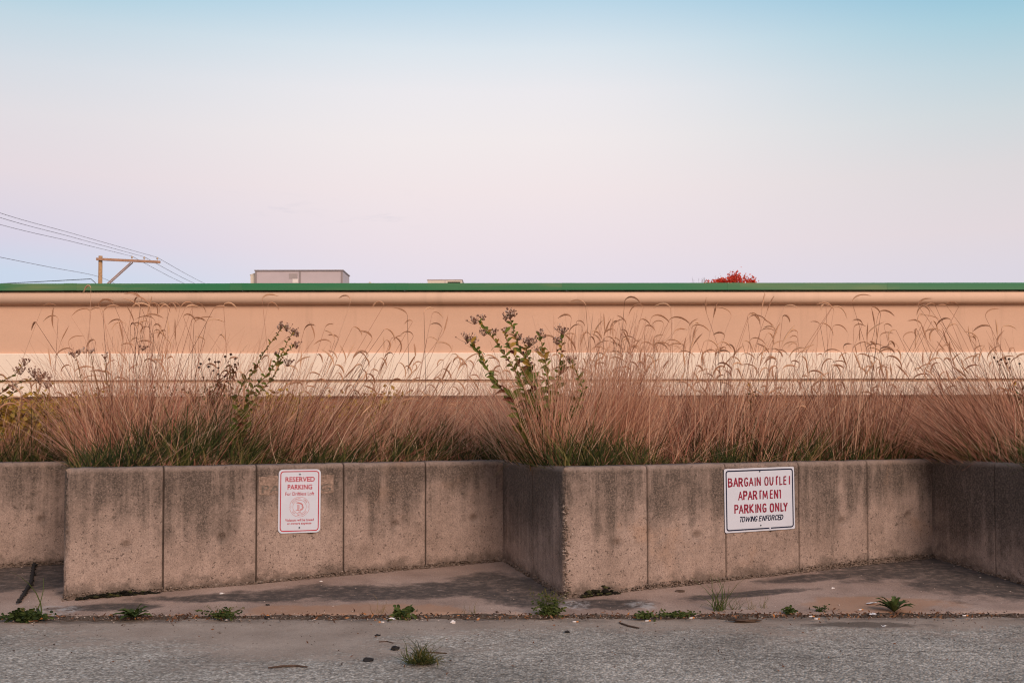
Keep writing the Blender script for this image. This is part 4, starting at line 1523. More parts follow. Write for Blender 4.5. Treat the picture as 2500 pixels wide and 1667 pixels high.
# 4. clumps that stand out one by one
def grass_clump(label, px, Y, n, h, spread, fan, bias, tall, greenn=260, tint=(0.2, 1.0), topspec=()):
    c = at(px, 1100, Y)
    c.z = TOP - 0.05
    root = empty('grass_clump', c, label, 'grass clump', 'clumps of tall dry grass along the wall')
    x = c.x + rng.normal(0, spread, n)
    y = np.maximum(c.y + rng.normal(0, spread * 0.6, n), wall_y(x) + 0.14)
    base = np.stack([x, y, np.full(n, c.z)], axis=1)
    lx = bias + fan * (x - c.x) / spread * 0.6 + rng.normal(0, fan * 0.55, n)
    ly = rng.normal(-0.05, 0.2, n)
    Ln = h * np.clip(rng.lognormal(-0.05, 0.22, n), 0.45, 1.3)
    P_ = [ribbons(base, np.arctan2(ly, lx), Ln, np.clip(np.hypot(lx, ly), 0.02, 0.9), np.abs(rng.normal(0.08, 0.1, n)), rng.uniform(0.003, 0.006, n), 6, rng.uniform(tint[0], tint[1], n))]
    ribbon_mesh('blades', P_, M_DRY, root)
    g = greenn
    x = c.x + rng.normal(0, spread * 1.2, g)
    y = np.maximum(c.y + rng.normal(-0.05, spread * 0.6, g), wall_y(x) + 0.13)
    base = np.stack([x, y, np.full(g, c.z)], axis=1)
    lx = bias * 0.6 + rng.normal(0, 0.42, g)
    ly = rng.normal(-0.15, 0.25, g)
    P_ = [ribbons(base, np.arctan2(ly, lx), 0.27 * rng.lognormal(0, 0.35, g), np.clip(np.hypot(lx, ly), 0.02, 0.9), np.abs(rng.normal(0.25, 0.15, g)), rng.uniform(0.006, 0.011, g), 5, rng.uniform(0.1, 1.0, g))]
    ribbon_mesh('green_base', P_, M_GREEN, root)
    pts_ = list(topspec)
    for _ in range(tall):
        pts_.append((px + random.gauss(bias * 200, 70), random.gauss(tall_y, 40)))
    for q in pts_:
        qx, qy = q[0], q[1]
        Y_ = Y + random.uniform(-0.15, 0.35)
        t = at(qx, qy, Y_)
        b_ = Vector((c.x + random.gauss(0, spread * 0.5) + (t.x - c.x) * 0.3, max(Y_, float(wall_y(c.x)) + 0.15), c.z))
        bend = q[2] if len(q) > 2 else random.choice((-1, 1)) * random.uniform(1.8, 3.0)
        s_, h_ = MB(), MB()
        seeded_stem(s_, h_, b_, t, bend, random.uniform(0.12, 0.18))
        st_ = s_.build('stem', M_DRY, root)
        hd_ = h_.build('seed_head', M_HEAD)
        hd_.parent = st_
    return root


tall_y = 800
grass_clump('great fountain of dry grass at the left, its tallest stems reaching the green roof edge', 300, 8.15, 900, 0.80, 0.24, 0.42, -0.02, 10,
            420, (0.25, 1.0), [(222, 703, -2.6), (345, 730, -1.9), (360, 770, 0.4), (452, 752, 1.6), (252, 762, 2.2), (520, 756, 1.8), (222, 762, -2.3), (412, 820, -0.5), (440, 750, -2.2), (300, 790, -2.4), (90, 790, -1.9), (130, 800, 0.5)])
tall_y = 830
grass_clump('slanting dry clump sweeping right behind the portrait parking sign', 700, 8.35, 520, 0.72, 0.26, 0.22, 0.42, 4, 300, (0.1, 0.9), [(640, 730, 1.9), (655, 742, 2.3), (860, 800, 2.4)])
grass_clump('rosy dry clump leaning right, above the second panel from the inner corner', 960, 8.7, 460, 0.72, 0.24, 0.2, 0.40, 4, 320, (0.3, 1.0), [(1035, 762, 2.2), (1055, 766, 2.4)])
grass_clump('pale fan of straw at the central wall corner with the flowering stalks behind', 1330, 7.62, 520, 0.78, 0.15, 0.36, -0.05, 0, 420, (0.45, 1.0), [(1395, 776, -2.4)])
grass_clump('tall orange-tinged upright clump just right of the leafy goldenrod', 1470, 7.95, 620, 0.92, 0.16, 0.16, 0.10, 6, 260, (0.35, 0.95), [(1475, 820, 0.3), (1497, 830, 0.2), (1525, 735, 2.2), (1590, 776, 2.6), (1560, 785, 2.0), (1430, 745, -2.0)])
grass_clump('loose clump above the landscape sign with the thinnest stems crossing the cornice', 1790, 8.25, 560, 0.74, 0.26, 0.28, 0.14, 8, 320, (0.15, 0.9), [(1725, 765, 0.3), (1742, 775, 0.2), (1860, 758, 0.2), (1872, 762, 0.3), (1690, 798, 2.6), (1915, 750, 2.3), (2030, 752, -2.3), (2032, 750, 2.4)])
grass_clump('clump with many dark hooked heads right of the landscape sign', 2080, 8.5, 560, 0.74, 0.26, 0.26, 0.02, 6, 330, (0.1, 0.9), [(2150, 768, -1.9), (2145, 765, 2.1), (2270, 764, -1.9), (2275, 785, 2.5), (2250, 795, -2.5), (2340, 750, -2.3), (2080, 738, 2.4)])
grass_clump('grey-brown clump at the right edge sweeping up to the left', 2440, 8.25, 620, 0.86, 0.22, 0.25, -0.50, 3, 300, (0.05, 0.75), [(2435, 820, -0.4), (2420, 800, -2.4), (2445, 802, 2.2)])
grass_clump('low dark tuft at the far left edge below the golden shrub', 40, 8.55, 300, 0.42, 0.25, 0.5, 0.25, 0, 420, (0.1, 0.7))


# ------------------------------------------------------------------ flowering weeds in the planter
def leaf(mb, base, dirn, L, wdt, tint, curl=0.25):
    dirn = Vector(dirn).normalized()
    s = dirn.cross(Vector((random.gauss(0, .3), -1, random.gauss(0, .3))))
    s = s.normalized() if s.length > 1e-3 else Vector((1, 0, 0))
    nrm_ = s.cross(dirn).normalized()
    vs_, n = [], 5
    for k in range(n + 1):
        t = k / n
        c = Vector(base) + dirn * L * t - Vector((0, 0, 1)) * curl * L * t * t
        wk = wdt * 0.5 * math.sin(math.pi * min(1, t * 0.9 + 0.06)) ** 0.8 if k < n else 0.0005
        vs_ += [c - s * wk + nrm_ * wk * 0.35, c, c + s * wk + nrm_ * wk * 0.35]
    fs_ = []
    for k in range(n):
        b = k * 3
        fs_ += [(b, b + 1, b + 4, b + 3), (b + 1, b + 2, b + 5, b + 4)]
    mb.add(vs_, fs_, tint)


def flower_head(c, r, parent, n=26, up=(0, 0, 1), mat=None):
    """a flat-topped cluster of small faded florets on short branchlets"""
    mb = MB()
    c = Vector(c)
    up = Vector(up).normalized()
    root_ = c - up * r * 1.1
    for _ in range(n):
        q = c + Vector((random.gauss(0, .55), random.gauss(0, .5), random.gauss(0, .34))) * r
        mb.tube([root_, root_.lerp(q, 0.6) + Vector((0, 0, -r * .1)), q], [0.0016, 0.0012, 0.001], 3, 0.25, False)
        tn = random.random()
        rr = random.uniform(0.004, 0.0075)
        mb.lump(q, rr, 0.35, (1, 1, 1.15), tn, 1)
        for _k in range(6):
            d = Vector((random.gauss(0, 1), random.gauss(0, 1), random.gauss(0.5, 1))).normalized()
            s_ = d.cross(Vector((0.3, 0.2, 1))).normalized() * 0.0022
            mb.add([q + s_, q - s_, q + d * rr * 1.9], [(0, 1, 2)], min(1, tn + 0.25))
    return mb.build('flower_head', mat or M_FLUFF, parent)


def goldenrod(label, Y, stems, heads, base_px, redlow=0.5, lsize=0.085, name='goldenrod', leaves=True, lt=(0.45, 0.85)):
    b = at(base_px[0], base_px[1], Y)
    b.z = TOP - 0.05
    root = empty(name, b, label, 'wildflower')
    lf = MB()
    for st in stems:
        dy = random.uniform(-0.08, 0.1)
        P_ = [at(x, y, Y + dy) for x, y in st]
        first = P_[0]
        P_ = [Vector((b.x + random.gauss(0, .03), b.y, b.z)), Vector((b.x, b.y, b.z)).lerp(first, 0.55) + Vector((random.gauss(0, .02), 0, 0))] + P_
        n = len(P_)
        # smooth the stem
        out = []
        for i in range(n - 1):
            p0, p1, p2, p3 = P_[max(i - 1, 0)], P_[i], P_[i + 1], P_[min(i + 2, n - 1)]
            for k in range(5):
                t = k / 5
                out.append(0.5 * ((2 * p1) + (p2 - p0) * t + (2 * p0 - 5 * p1 + 4 * p2 - p3) * t * t + (3 * p1 - p0 - 3 * p2 + p3) * t ** 3))
        out.append(P_[-1])
        mb = MB()
        m_ = len(out)
        mb.tube(out, [0.0052 - 0.003 * i / m_ for i in range(m_)], 6, 0.55)
        mb.build('stem', M_STALK, root, True)
        if not leaves:
            continue
        tot = sum((out[i + 1] - out[i]).length for i in range(m_ - 1))
        acc, nxt, az = 0.0, tot * 0.18, random.uniform(0, 6)
        for i in range(m_ - 1):
            seg = (out[i + 1] - out[i])
            while nxt < acc + seg.length:
                t = nxt / tot
                p = out[i] + seg.normalized() * (nxt - acc)
                az += 2.4 + random.gauss(0, 0.8)
                upw = 0.45 + 0.3 * t
                d = Vector((math.cos(az), math.sin(az) * 0.8, upw)) + seg.normalized() * 0.35
                sz = lsize * (1.12 - 0.78 * t) * random.uniform(0.5, 1.3)
                low = max(0.0, 1 - t / 0.55)
                tn = random.uniform(*lt) - low * redlow * random.random()
                if random.random() < 0.12:
                    tn = random.uniform(0.0, 0.25)
                if t > 0.8 and random.random() < 0.3:
                    tn = 0.97
                leaf(lf, p, d, sz, sz * random.uniform(0.28, 0.46), max(0, min(1, tn)), random.choice((0.1, 0.3, 0.5, 0.9)))
                nxt += 0.009 + 0.010 * (1 - t) + random.uniform(0, 0.010)
            acc += seg.length
    if leaves:
        lf.build('leaves', M_LEAF, root)
    for hd in heads:
        c = at(hd[0], hd[1], Y + random.uniform(-0.06, 0.08))
        flower_head(c, hd[2] * Y / F, root, int(hd[3]) if len(hd) > 3 else 26)
    return root


def zc(pts, s, ox, oy):
    return [(ox + p[0] / s, oy + p[1] / s) + tuple(p[2:]) for p in pts]


C = lambda *p: zc(p, 4.356, 1120, 740)
goldenrod('tall leafy goldenrod with several faded flower heads at the centre of the planter', 7.74,
          [C((560, 1000), (470, 930), (330, 740), (250, 600), (180, 480), (110, 390)),
           C((690, 900), (600, 720), (500, 560), (400, 420), (300, 300), (240, 230), (200, 180)),
           C((790, 920), (720, 640), (640, 460), (590, 330), (560, 200), (545, 130)),
           C((800, 960), (700, 760), (560, 500), (500, 360), (490, 300)),
           C((830, 950), (760, 650), (720, 520), (745, 420)),
           C((960, 960), (930, 680), (910, 560), (880, 430), (858, 330)),
           C((1040, 950), (1070, 740), (1090, 520), (1100, 400), (1108, 300)),
           C((1310, 960), (1260, 760), (1200, 620))],
          C((95, 350, 16, 30), (150, 390, 11, 16), (170, 170, 12, 26), (255, 140, 9, 12), (545, 105, 15, 30), (500, 150, 9, 10), (595, 110, 8, 10), (270, 295, 12, 22), (380, 295, 10, 16), (500, 275, 11, 20), (650, 350, 10, 14),
            (755, 390, 16, 36), (700, 390, 9, 12), (860, 320, 13, 24), (840, 490, 9, 12), (1055, 385, 13, 24), (1105, 275, 13, 24), (1180, 580, 14, 26)),
          (1318, 1130), 0.85, 0.145)
C = lambda *p: zc(p, 4.9, 450, 760)
goldenrod('slender goldenrod arching right with dark tops, left of centre in the planter', 8.0,
          [C((640, 1010), (790, 770), (880, 620), (980, 450), (1080, 320), (1150, 220), (1200, 180)),
           C((760, 1010), (900, 850), (1050, 690), (1180, 480), (1250, 330), (1310, 250)),
           C((870, 1010), (1000, 860), (1100, 720), (1190, 520), (1285, 440), (1330, 400))],
          C((1165, 150, 9, 14), (1225, 180, 12, 22), (1140, 190, 6, 7), (1310, 230, 12, 24), (1345, 265, 8, 12), (1340, 390, 11, 20), (1235, 590, 13, 24), (1110, 500, 9, 14)),
          (565, 1110), 0.35, 0.10, lt=(0.25, 0.68))
C = lambda *p: zc(p, 4.613, 0, 820)
goldenrod('drooping goldenrod with brown fluffy heads leaning in at the far left edge', 8.35,
          [C((-120, 760), (-40, 560), (60, 490), (160, 440), (250, 340)), C((-100, 800), (40, 620), (240, 520), (380, 500), (500, 470)), C((-60, 900), (40, 740), (150, 640), (250, 590))],
          C((275, 280, 12, 22), (235, 370, 14, 28), (380, 400, 14, 28), (440, 470, 12, 22), (495, 420, 12, 22), (525, 530, 12, 22), (150, 560, 11, 18), (560, 465, 7, 9)),
          (-10, 1120), 0.5, 0.085, lt=(0.2, 0.6))
goldenrod('dried dark weed stalks with shrivelled brown tops inside the left grass fountain', 8.2,
          [C((960, 680), (920, 520), (880, 330), (850, 230)), C((1120, 660), (1080, 480), (1040, 300), (1020, 180)), C((1240, 680), (1200, 480), (1185, 330), (1180, 230))],
          C((835, 205, 9, 14), (780, 190, 5, 6), (890, 180, 8, 10), (945, 155, 8, 10), (1025, 160, 9, 14), (1180, 215, 9, 14), (1605, 130, 8, 12)),
          (270, 1100), 0.3, 0.05, 'dried_weed', True, (0.0, 0.3))


def seedball_plant(label, Y, balls, base_px, foliage):
    b = at(base_px[0], base_px[1], Y)
    b.z = TOP - 0.05
    root = empty('coneflower', b, label, 'wildflower')
    for x, y, *r in balls:
        c = at(x, y, Y + random.uniform(-0.1, 0.1))
        mb = MB()
        j = Vector((b.x + (c.x - b.x) * 0.5 + random.gauss(0, 0.02), b.y, b.z + (c.z - b.z) * 0.62))
        mb.tube([b + Vector((random.gauss(0, .02), 0, 0)), j, c], [0.003, 0.0022, 0.0016], 5, 0.15)
        mb.build('stem', M_STALK, root)
        mb = MB()
        rr = (r[0] if r else 3.0) * Y / F
        mb.lump(c, rr, 0.12, (1.1, 1.1, 0.85), random.random(), 2)
        for _ in range(40):
            d = Vector((random.gauss(0, 1), random.gauss(0, 1), random.gauss(0, 1))).normalized()
            s_ = d.cross(Vector((.2, .3, 1))).normalized() * 0.0015
            mb.add([c + d * rr * .8 + s_, c + d * rr * .8 - s_, c + d * rr * 1.35], [(0, 1, 2)], random.random())
        mb.build('seed_head', M_DARKSEED, root)
    lf = MB()
    for x, y, n in foliage:
        for _ in range(n):
            p = at(x + random.gauss(0, 6), y + random.gauss(0, 9), Y + random.gauss(0, .05))
            leaf(lf, p, (random.gauss(0, 1), random.gauss(0, .6), random.gauss(-.3, .6)), random.uniform(0.025, 0.05), 0.011, random.uniform(0.0, 0.3), 0.5)
    if foliage:
        lf.build('leaves', M_LEAF, root)


C = lambda *p: zc(p, 4.9, 450, 760)
seedball_plant('dead coneflowers with round dark seed balls against the cream band, left of the arching goldenrod', 8.3,
               C((195, 628, 3), (175, 670, 2.6), (298, 572, 3.2), (370, 605, 3.2), (410, 605, 3.4), (290, 662, 3), (347, 708, 2.6), (403, 750, 2.8), (408, 675, 2.4), (230, 790, 2.4), (488, 540, 3), (557, 513, 3.2), (610, 568, 3), (485, 775, 2.8), (605, 635, 3)),
               (540, 1110), [(q[0], q[1], n) for q, n in zip(C((560, 640), (580, 700), (540, 740), (380, 850), (440, 800), (440, 930), (340, 980), (460, 980), (510, 870), (300, 970)), (14, 14, 10, 8, 8, 14, 12, 14, 10, 8))])
C = lambda *p: zc(p, 2.976, 1800, 640)
seedball_plant('thin dark stalks topped with small black seed balls at the right edge', 8.3,
               C((1867, 693, 2.6), (1890, 722, 2.2), (1918, 708, 2.8), (1945, 700, 2.8), (1955, 733, 2.6), (1975, 703, 3), (1908, 745, 2.2), (1977, 766, 2), (2050, 737, 2.4)),
               (2500, 1110), [(2470, 940, 8), (2490, 965, 14)])

# golden shrubs standing between the planter and the building
def leafy_shrub(label, px, Y, w_, h_, n, name='golden_shrub', mat=M_GOLD, size=(0.035, 0.065)):
    c = at(px, 1060, Y)
    root = empty(name, (c.x, Y, TOP - 0.06), label, 'shrub')
    tw, lf = MB(), MB()
    tips = []
    for _ in range(46):
        t = Vector((c.x + random.uniform(-1, 1) * w_, Y + random.gauss(0, .35), TOP + h_ * random.uniform(0.35, 1.0)))
        b_ = Vector((c.x + random.gauss(0, w_ * .4), Y, TOP - 0.06))
        tw.tube([b_, b_.lerp(t, .5) + Vector((0, 0, .08)), t], [0.009, 0.006, 0.003], 5)
        tips.append((b_, t))
    for _ in range(n):
        b_, t = random.choice(tips)
        q = b_.lerp(t, random.uniform(0.35, 1.05)) + Vector((random.gauss(0, .09), random.gauss(0, .1), random.gauss(0, .06)))
        leaf_card(lf, q, random.uniform(*size), min(1, max(0, random.gauss(0.5, 0.28))), 0.6)
    tw.build('branches', M_TWIG, root)
    lf.build('leaves', mat, root)


leafy_shrub('golden yellow leafy shrub behind the low grass at the far left', 95, 9.6, 0.95, 0.54, 6500, size=(0.04, 0.075))
leafy_shrub('sparse golden shrub glimpsed through the grass between left sign and goldenrod', 800, 9.9, 0.85, 0.56, 4200, size=(0.035, 0.065))
leafy_shrub('dark green leafy bush behind the grass just left of the arching goldenrod', 515, 9.4, 0.22, 0.60, 800, 'green_bush', M_WEED, (0.03, 0.055))

# little yellow flowers at the right of the planter
def yellow_flower(label, px, py, Y):
    p = at(px, py, Y)
    root = empty('yellow_aster', (p.x, Y, TOP - 0.05), label, 'wildflower')
    mb = MB()
    mb.tube([(p.x + 0.03, Y, TOP - 0.05), (p.x + 0.02, Y, (TOP + p.z) / 2), p], [0.003, 0.0025, 0.002], 5, 0.8)
    mb.build('stem', M_STALK, root)
    mb = MB()
    for k in range(11):
        a = k * 2 * math.pi / 11
        leaf(mb, p, (math.cos(a), -0.5, math.sin(a)), 0.018, 0.008, 0.8, 0.1)
    mb.build('petals', M_GOLD, root)
    mb = MB()
    for _ in range(22):
        q = Vector((p.x + 0.02, Y, TOP + (p.z - TOP) * random.uniform(.2, .9)))
        leaf(mb, q, (random.gauss(0, 1), random.gauss(0, 1), .4), 0.05, 0.012, random.uniform(.2, .6), .2)
    mb.build('leaves', M_WEED, root)


yellow_flower('small yellow flower among the stems above the right half of the landscape sign', 1829, 938, 8.3)
yellow_flower('small yellow flower near the right edge under the black seed balls', 2476, 936, 8.35)


# ------------------------------------------------------------------ weeds along the seam
def gz_(y):
    return ASPH_Z + 0.012 if y < EDGE_Y + 0.03 else apron_z(y)


def rosette(label, px, py, n, L, wdt, name='dandelion', tint=(0.25, 0.85), rise=0.55, toothed=True, cat='weed'):
    p = on_ground(px, py, ASPH_Z + 0.014)
    mb = MB()
    for k in range(n):
        az = k * 2.399 + random.gauss(0, .25)
        d = Vector((math.cos(az), math.sin(az) * 0.85, 0))
        r_ = rise * random.uniform(0.5, 1.5)
        ln = L * random.uniform(0.65, 1.15)
        s = Vector((-d.y, d.x, 0))
        m_ = 8
        vs_ = []
        for i in range(m_ + 1):
            t = i / m_
            c = p + d * ln * t * math.cos(min(1.3, r_)) + Vector((0, 0, ln * (t * math.sin(min(1.3, r_)) - 0.42 * t ** 2.2)))
            c.z = max(c.z, p.z + 0.003)
            wk = wdt * 0.5 * (0.25 + 0.95 * math.sin(math.pi * min(1, t * .82 + .05)) if i < m_ else 0.05)
            if toothed and i % 2:
                wk *= 0.55
            vs_ += [c - s * wk + Vector((0, 0, wk * .35)), c, c + s * wk + Vector((0, 0, wk * .35))]
        fs_ = []
        for i in range(m_):
            b = i * 3
            fs_ += [(b, b + 1, b + 4, b + 3), (b + 1, b + 2, b + 5, b + 4)]
        mb.add(vs_, fs_, random.uniform(*tint))
    return tag(mb.build(name, M_WEED), label, cat)


def tuft(label, px, py, n, L, lean=0.45, wdt=(0.002, 0.004), tint=(0.3, 1.0), name='grass_tuft', mat=None, z=None, spread=0.03):
    p = on_ground(px, py, ASPH_Z + 0.006 if z is None else z)
    lx, ly = rng.normal(0, lean, n), rng.normal(0, lean * .8, n)
    base = np.stack([p.x + rng.normal(0, spread, n), p.y + rng.normal(0, spread * .6, n), np.full(n, p.z)], axis=1)
    P_ = [ribbons(base, np.arctan2(ly, lx), L * rng.lognormal(0, .3, n), np.clip(np.hypot(lx, ly), .03, .92), np.abs(rng.normal(.18, .12, n)), rng.uniform(*wdt, n), 5, rng.uniform(*tint, n))]
    return tag(ribbon_mesh(name, P_, mat or M_GREEN), label, 'grass tuft')


def leafy_weed(label, px, py, n, w_, h_, size, tint=(0.2, 0.85), name='leafy_weed', sprays=0):
    p = on_ground(px, py, ASPH_Z + 0.014)
    root = empty(name, p, label, 'weed')
    st, lf = MB(), MB()
    for k in range(max(6, n // 12)):
        t = p + Vector((random.gauss(0, w_ * .6), random.gauss(0, w_ * .3), abs(random.gauss(.55, .3)) * h_))
        st.tube([p, p.lerp(t, .5) + Vector((0, 0, .01)), t], [.0022, .0016, .001], 4, .8)
        for _ in range(12):
            q = p.lerp(t, random.uniform(.15, 1.05)) + Vector((random.gauss(0, .012), random.gauss(0, .012), random.gauss(0, .008)))
            q.z = max(q.z, p.z + .004)
            leaf(lf, q, (random.gauss(0, 1), random.gauss(-.2, .8), random.gauss(.35, .35)), size * random.uniform(.6, 1.3), size * .5, random.uniform(*tint), .25)
    for k in range(sprays):
        t = p + Vector((random.gauss(0, w_ * .9), random.gauss(0, w_ * .4), h_ * random.uniform(1.0, 1.7)))
        m_ = p.lerp(t, .5) + Vector((random.gauss(0, .02), 0, .02))
        st.tube([p, m_, t], [.0016, .0012, .0007], 3, .7)
        for _ in range(7):
            q = m_.lerp(t, random.random()) + Vector((random.gauss(0, .008), random.gauss(0, .008), random.gauss(0, .006)))
            leaf(lf, q, (random.gauss(0, 1), random.gauss(0, .6), .3), size * .4, size * .2, .9, .1)
    st.build('stems', M_WEED, root)
    lf.build('leaves', M_WEED, root)


rosette('broad-leaved green dandelion rosette under the left wall bay', 328, 1508, 18, 0.17, 0.046, tint=(0.35, 0.85), rise=0.85)
leafy_weed('dark ferny weed with a bare reddish seed stalk, second from the left along the seam', 540, 1507, 330, 0.10, 0.045, 0.022, (0.0, 1.0), 'ferny_weed', 5)
leafy_weed('small bright leafy weed with rounded leaves on the seam below the left bay', 985, 1505, 120, 0.065, 0.05, 0.042, (0.4, 0.9))
leafy_weed('bushy light green weed growing against the foot of the central wall corner', 1338, 1502, 420, 0.075, 0.11, 0.024, (0.4, 0.9), 'leafy_weed', 18)
leafy_weed('low green mat of round leaves on the seam left of the grassy tuft', 1575, 1507, 110, 0.055, 0.03, 0.028, (0.35, 0.8))
leafy_weed('thin creeping green weed stretched along the seam under the right bay', 1655, 1504, 200, 0.14, 0.022, 0.022, (0.3, 0.9))
rosette('jagged dandelion with upright leaves under the right end of the right bay', 2183, 1494, 18, 0.19, 0.036, tint=(0.4, 0.9), rise=1.0)
leafy_weed('tiny green sprig beside orange leaf litter on the seam, left of the jagged dandelion', 1925, 1497, 50, 0.035, 0.045, 0.026, (0.4, 0.8))
leafy_weed('small grey-green sprig in the litter nearest the jagged dandelion', 2000, 1492, 70, 0.04, 0.04, 0.016, (0.0, 0.5))
leafy_weed('sprawling dark green weed mass at the far left of the seam', 62, 1512, 520, 0.105, 0.045, 0.036, (0.0, 0.7), 'creeping_weed', 4)
tuft('two tall bright blades rising from the far left weed mass', 104, 1500, 2, 0.32, .16, (0.007, 0.010), (0.5, 0.85), 'grass_tuft', M_WEED, None, 0.02)
tuft('upright spiky grass tuft on the seam below the landscape sign', 1757, 1494, 34, 0.17, .3, (0.004, 0.007), (0.35, 0.95), 'grass_tuft', M_WEED, None, 0.02)
tuft('thin sparse grass tuft just right of the spiky one', 1795, 1492, 20, 0.10, .3, (0.002, 0.004), (0.4, 1.0), 'grass_tuft', M_WEED, None, 0.022)
tuft('dry wispy tuft on the seam right of the thin sparse one', 1835, 1492, 16, 0.085, .35, (0.002, 0.003), (0.8, 1.0), 'grass_tuft', M_GREEN, None, 0.022)
tuft('single wisp of upright grass on the seam, left of the tiny green sprig', 1868, 1490, 8, 0.10, .15, (0.002, 0.003), (0.6, 1.0), 'grass_tuft', M_GREEN, None, 0.01)
tuft('wispy grass on the seam in front of the inner wall corner', 1150, 1500, 16, 0.075, .4, (0.002, 0.003), (0.5, 1.0), 'grass_tuft', M_GREEN, None, 0.02)
tuft('short brown stalks left of the small bright leafy weed', 928, 1500, 10, 0.085, .18, (0.002, 0.003), (0.85, 1.0), 'grass_tuft', M_GREEN, None, 0.02)
tuft('lone flattened grass tuft growing out of the asphalt in the foreground', 1032, 1618, 260, 0.085, .85, (0.004, 0.007), (0.25, 1.0), 'grass_tuft', M_GREEN, None, 0.028)


# sticks, stones and litter lying about
def stick(label, pts, r, mat=M_STICK, name='stick', cat='stick', z=None):
    P_ = []
    for x, y in pts:
        q = on_ground(x, y, (ASPH_Z if z is None else z) + r * 0.8)
        P_.append(q)
    mb = MB()
    n = len(P_)
    mb.tube(P_, [r * (0.55 + 0.45 * math.sin(math.pi * (i + .6) / n)) for i in range(n)], 6)
    return tag(mb.build(name, mat, None, False), label, cat)


stick('long thin dark twig lying flat on the asphalt at the lower left', [(655, 1629), (690, 1625), (725, 1624), (750, 1627)], 0.006)
stick('short forked twig on the asphalt above the flattened tuft', [(1035, 1591), (1060, 1592), (1091, 1594)], 0.005)
stick('curved twig on the sandy asphalt left of the dark lumps', [(925, 1566), (945, 1565), (960, 1569)], 0.005)
stick('slanting twig on the asphalt under the left end of the right bay', [(1512, 1519), (1535, 1527), (1560, 1532)], 0.006)
mb = MB()
p = on_ground(1820, 1514, ASPH_Z + 0.012)
mb.lump(p, 0.08, 0.55, (1.0, 0.26, 0.12), 0.4, 3)
tag(mb.build('bark_piece', M_STICK, None, True), 'flat brown slab of bark lying below the landscape sign', 'bark')
mb = MB()
p = on_ground(1661, 1442, 0.02)
p.z = apron_z(p.y) + 0.004
mb.lump(p, 0.034, 0.2, (1, 0.6, 0.25), 0.4, 2)
tag(mb.build('bark_piece', M_STICK, None, True), 'small dark oval chip on the apron right of the moss clump', 'bark')
# dark rotten branch lying on the apron at the far left
mb = MB()
P_ = []
for x, y in ((45, 1461), (62, 1444), (76, 1428), (83, 1400), (88, 1385)):
    q = on_ground(x, y, 0.03)
    P_.append(Vector((q.x, q.y, apron_z(q.y) + 0.02)))
for a_, b_ in zip(P_[:-1], P_[1:]):
    for _ in range(26):
        mb.lump(a_.lerp(b_, random.random()) + Vector((random.gauss(0, .006), random.gauss(0, .006), random.gauss(-.006, .004))), random.uniform(.007, .013), .5, (.8, 1.6, .7), .3, 1)
mb.tube(P_, [0.006, 0.012, 0.013, 0.010, 0.008], 9)
q = on_ground(110, 1376, 0.05)
mb.tube([P_[-1], Vector((q.x, q.y, apron_z(q.y) + 0.02))], [0.015, 0.010], 8)
tag(mb.build('rotten_branch', M_BLACK, None, True), 'dark rotten branch lying on the apron at the far left', 'branch')


def lump_thing(label, px, py, r, sq, mat=M_BLACK, name='dark_clod', cat='clod', ap=False):
    p = on_ground(px, py, ASPH_Z)
    if ap:
        p = on_ground(px, py, 0.0)
        p.z = apron_z(p.y)
    p.z += r * sq[2] * 0.55
    mb = MB()
    mb.lump(p, r, 0.4, sq, random.random(), 2)
    tag(mb.build(name, mat, None, False), label, cat)


lump_thing('largest dark clod on the asphalt above the flattened tuft', 964, 1586, 0.022, (1, .8, .7))
lump_thing('dark flat clod on the asphalt left of the flattened tuft', 899, 1613, 0.024, (1.1, .8, .5))
lump_thing('small dark crumb beside the curved twig', 922, 1551, 0.013, (1.3, .8, .5))
lump_thing('black pebble on the apron edge under the portrait sign', 651, 1496, 0.014, (1.2, .9, .7), M_BLACK, 'black_pebble', 'pebble', True)
lump_thing('smaller black pebble on the apron behind the other', 653, 1473, 0.010, (1.2, .9, .6), M_BLACK, 'black_pebble', 'pebble', True)
lump_thing('dark crumb on the asphalt in front of the central wall corner', 1384, 1543, 0.014, (1.2, .9, .6))
lump_thing('pale rounded pebble on the seam right of the small bright leafy weed', 1106, 1521, 0.014, (1.1, .9, .8), M_WHITE, 'pale_pebble', 'pebble')
lump_thing('pale pebble on the apron under the right bay', 2035, 1444, 0.010, (1.3, .9, .6), M_WHITE, 'pale_pebble', 'pebble', True)
lump_thing('whitish chip on the apron under the portrait sign', 783, 1433, 0.012, (1.1, .9, .4), M_WHITE, 'pale_pebble', 'pebble', True)
lump_thing('whitish chip on the apron left of the portrait sign', 541, 1454, 0.012, (1.3, .8, .5), M_WHITE, 'pale_pebble', 'pebble', True)


def butt(px, py, az, ln=0.035):
    p = on_ground(px, py, ASPH_Z + 0.024)
    d = Vector((math.cos(az), math.sin(az), 0))
    root = empty('cigarette_butt', p, 'white cigarette end lying in the dirt of the seam', 'cigarette butt', 'cigarette ends along the seam')
    mb = MB()
    mb.tube([p, p + d * ln * 0.62], 0.0042, 8)
    mb.build('paper', M_WHITE, root, True)
    mb = MB()
    mb.tube([p + d * ln * 0.64, p + d * ln], 0.0043, 8)
    mb.build('filter', M_FILTER, root, True)


for q in ((938, 1518, 2.9), (1575, 1515, 0.3), (1975, 1504, 0.2), (1988, 1510, 0.1), (2097, 1488, 0.5), (2128, 1499, 1.2), (2350, 1502, 0.1), (1683, 1508, 0.4), (1398, 1517, 0.1)):
    butt(*q)


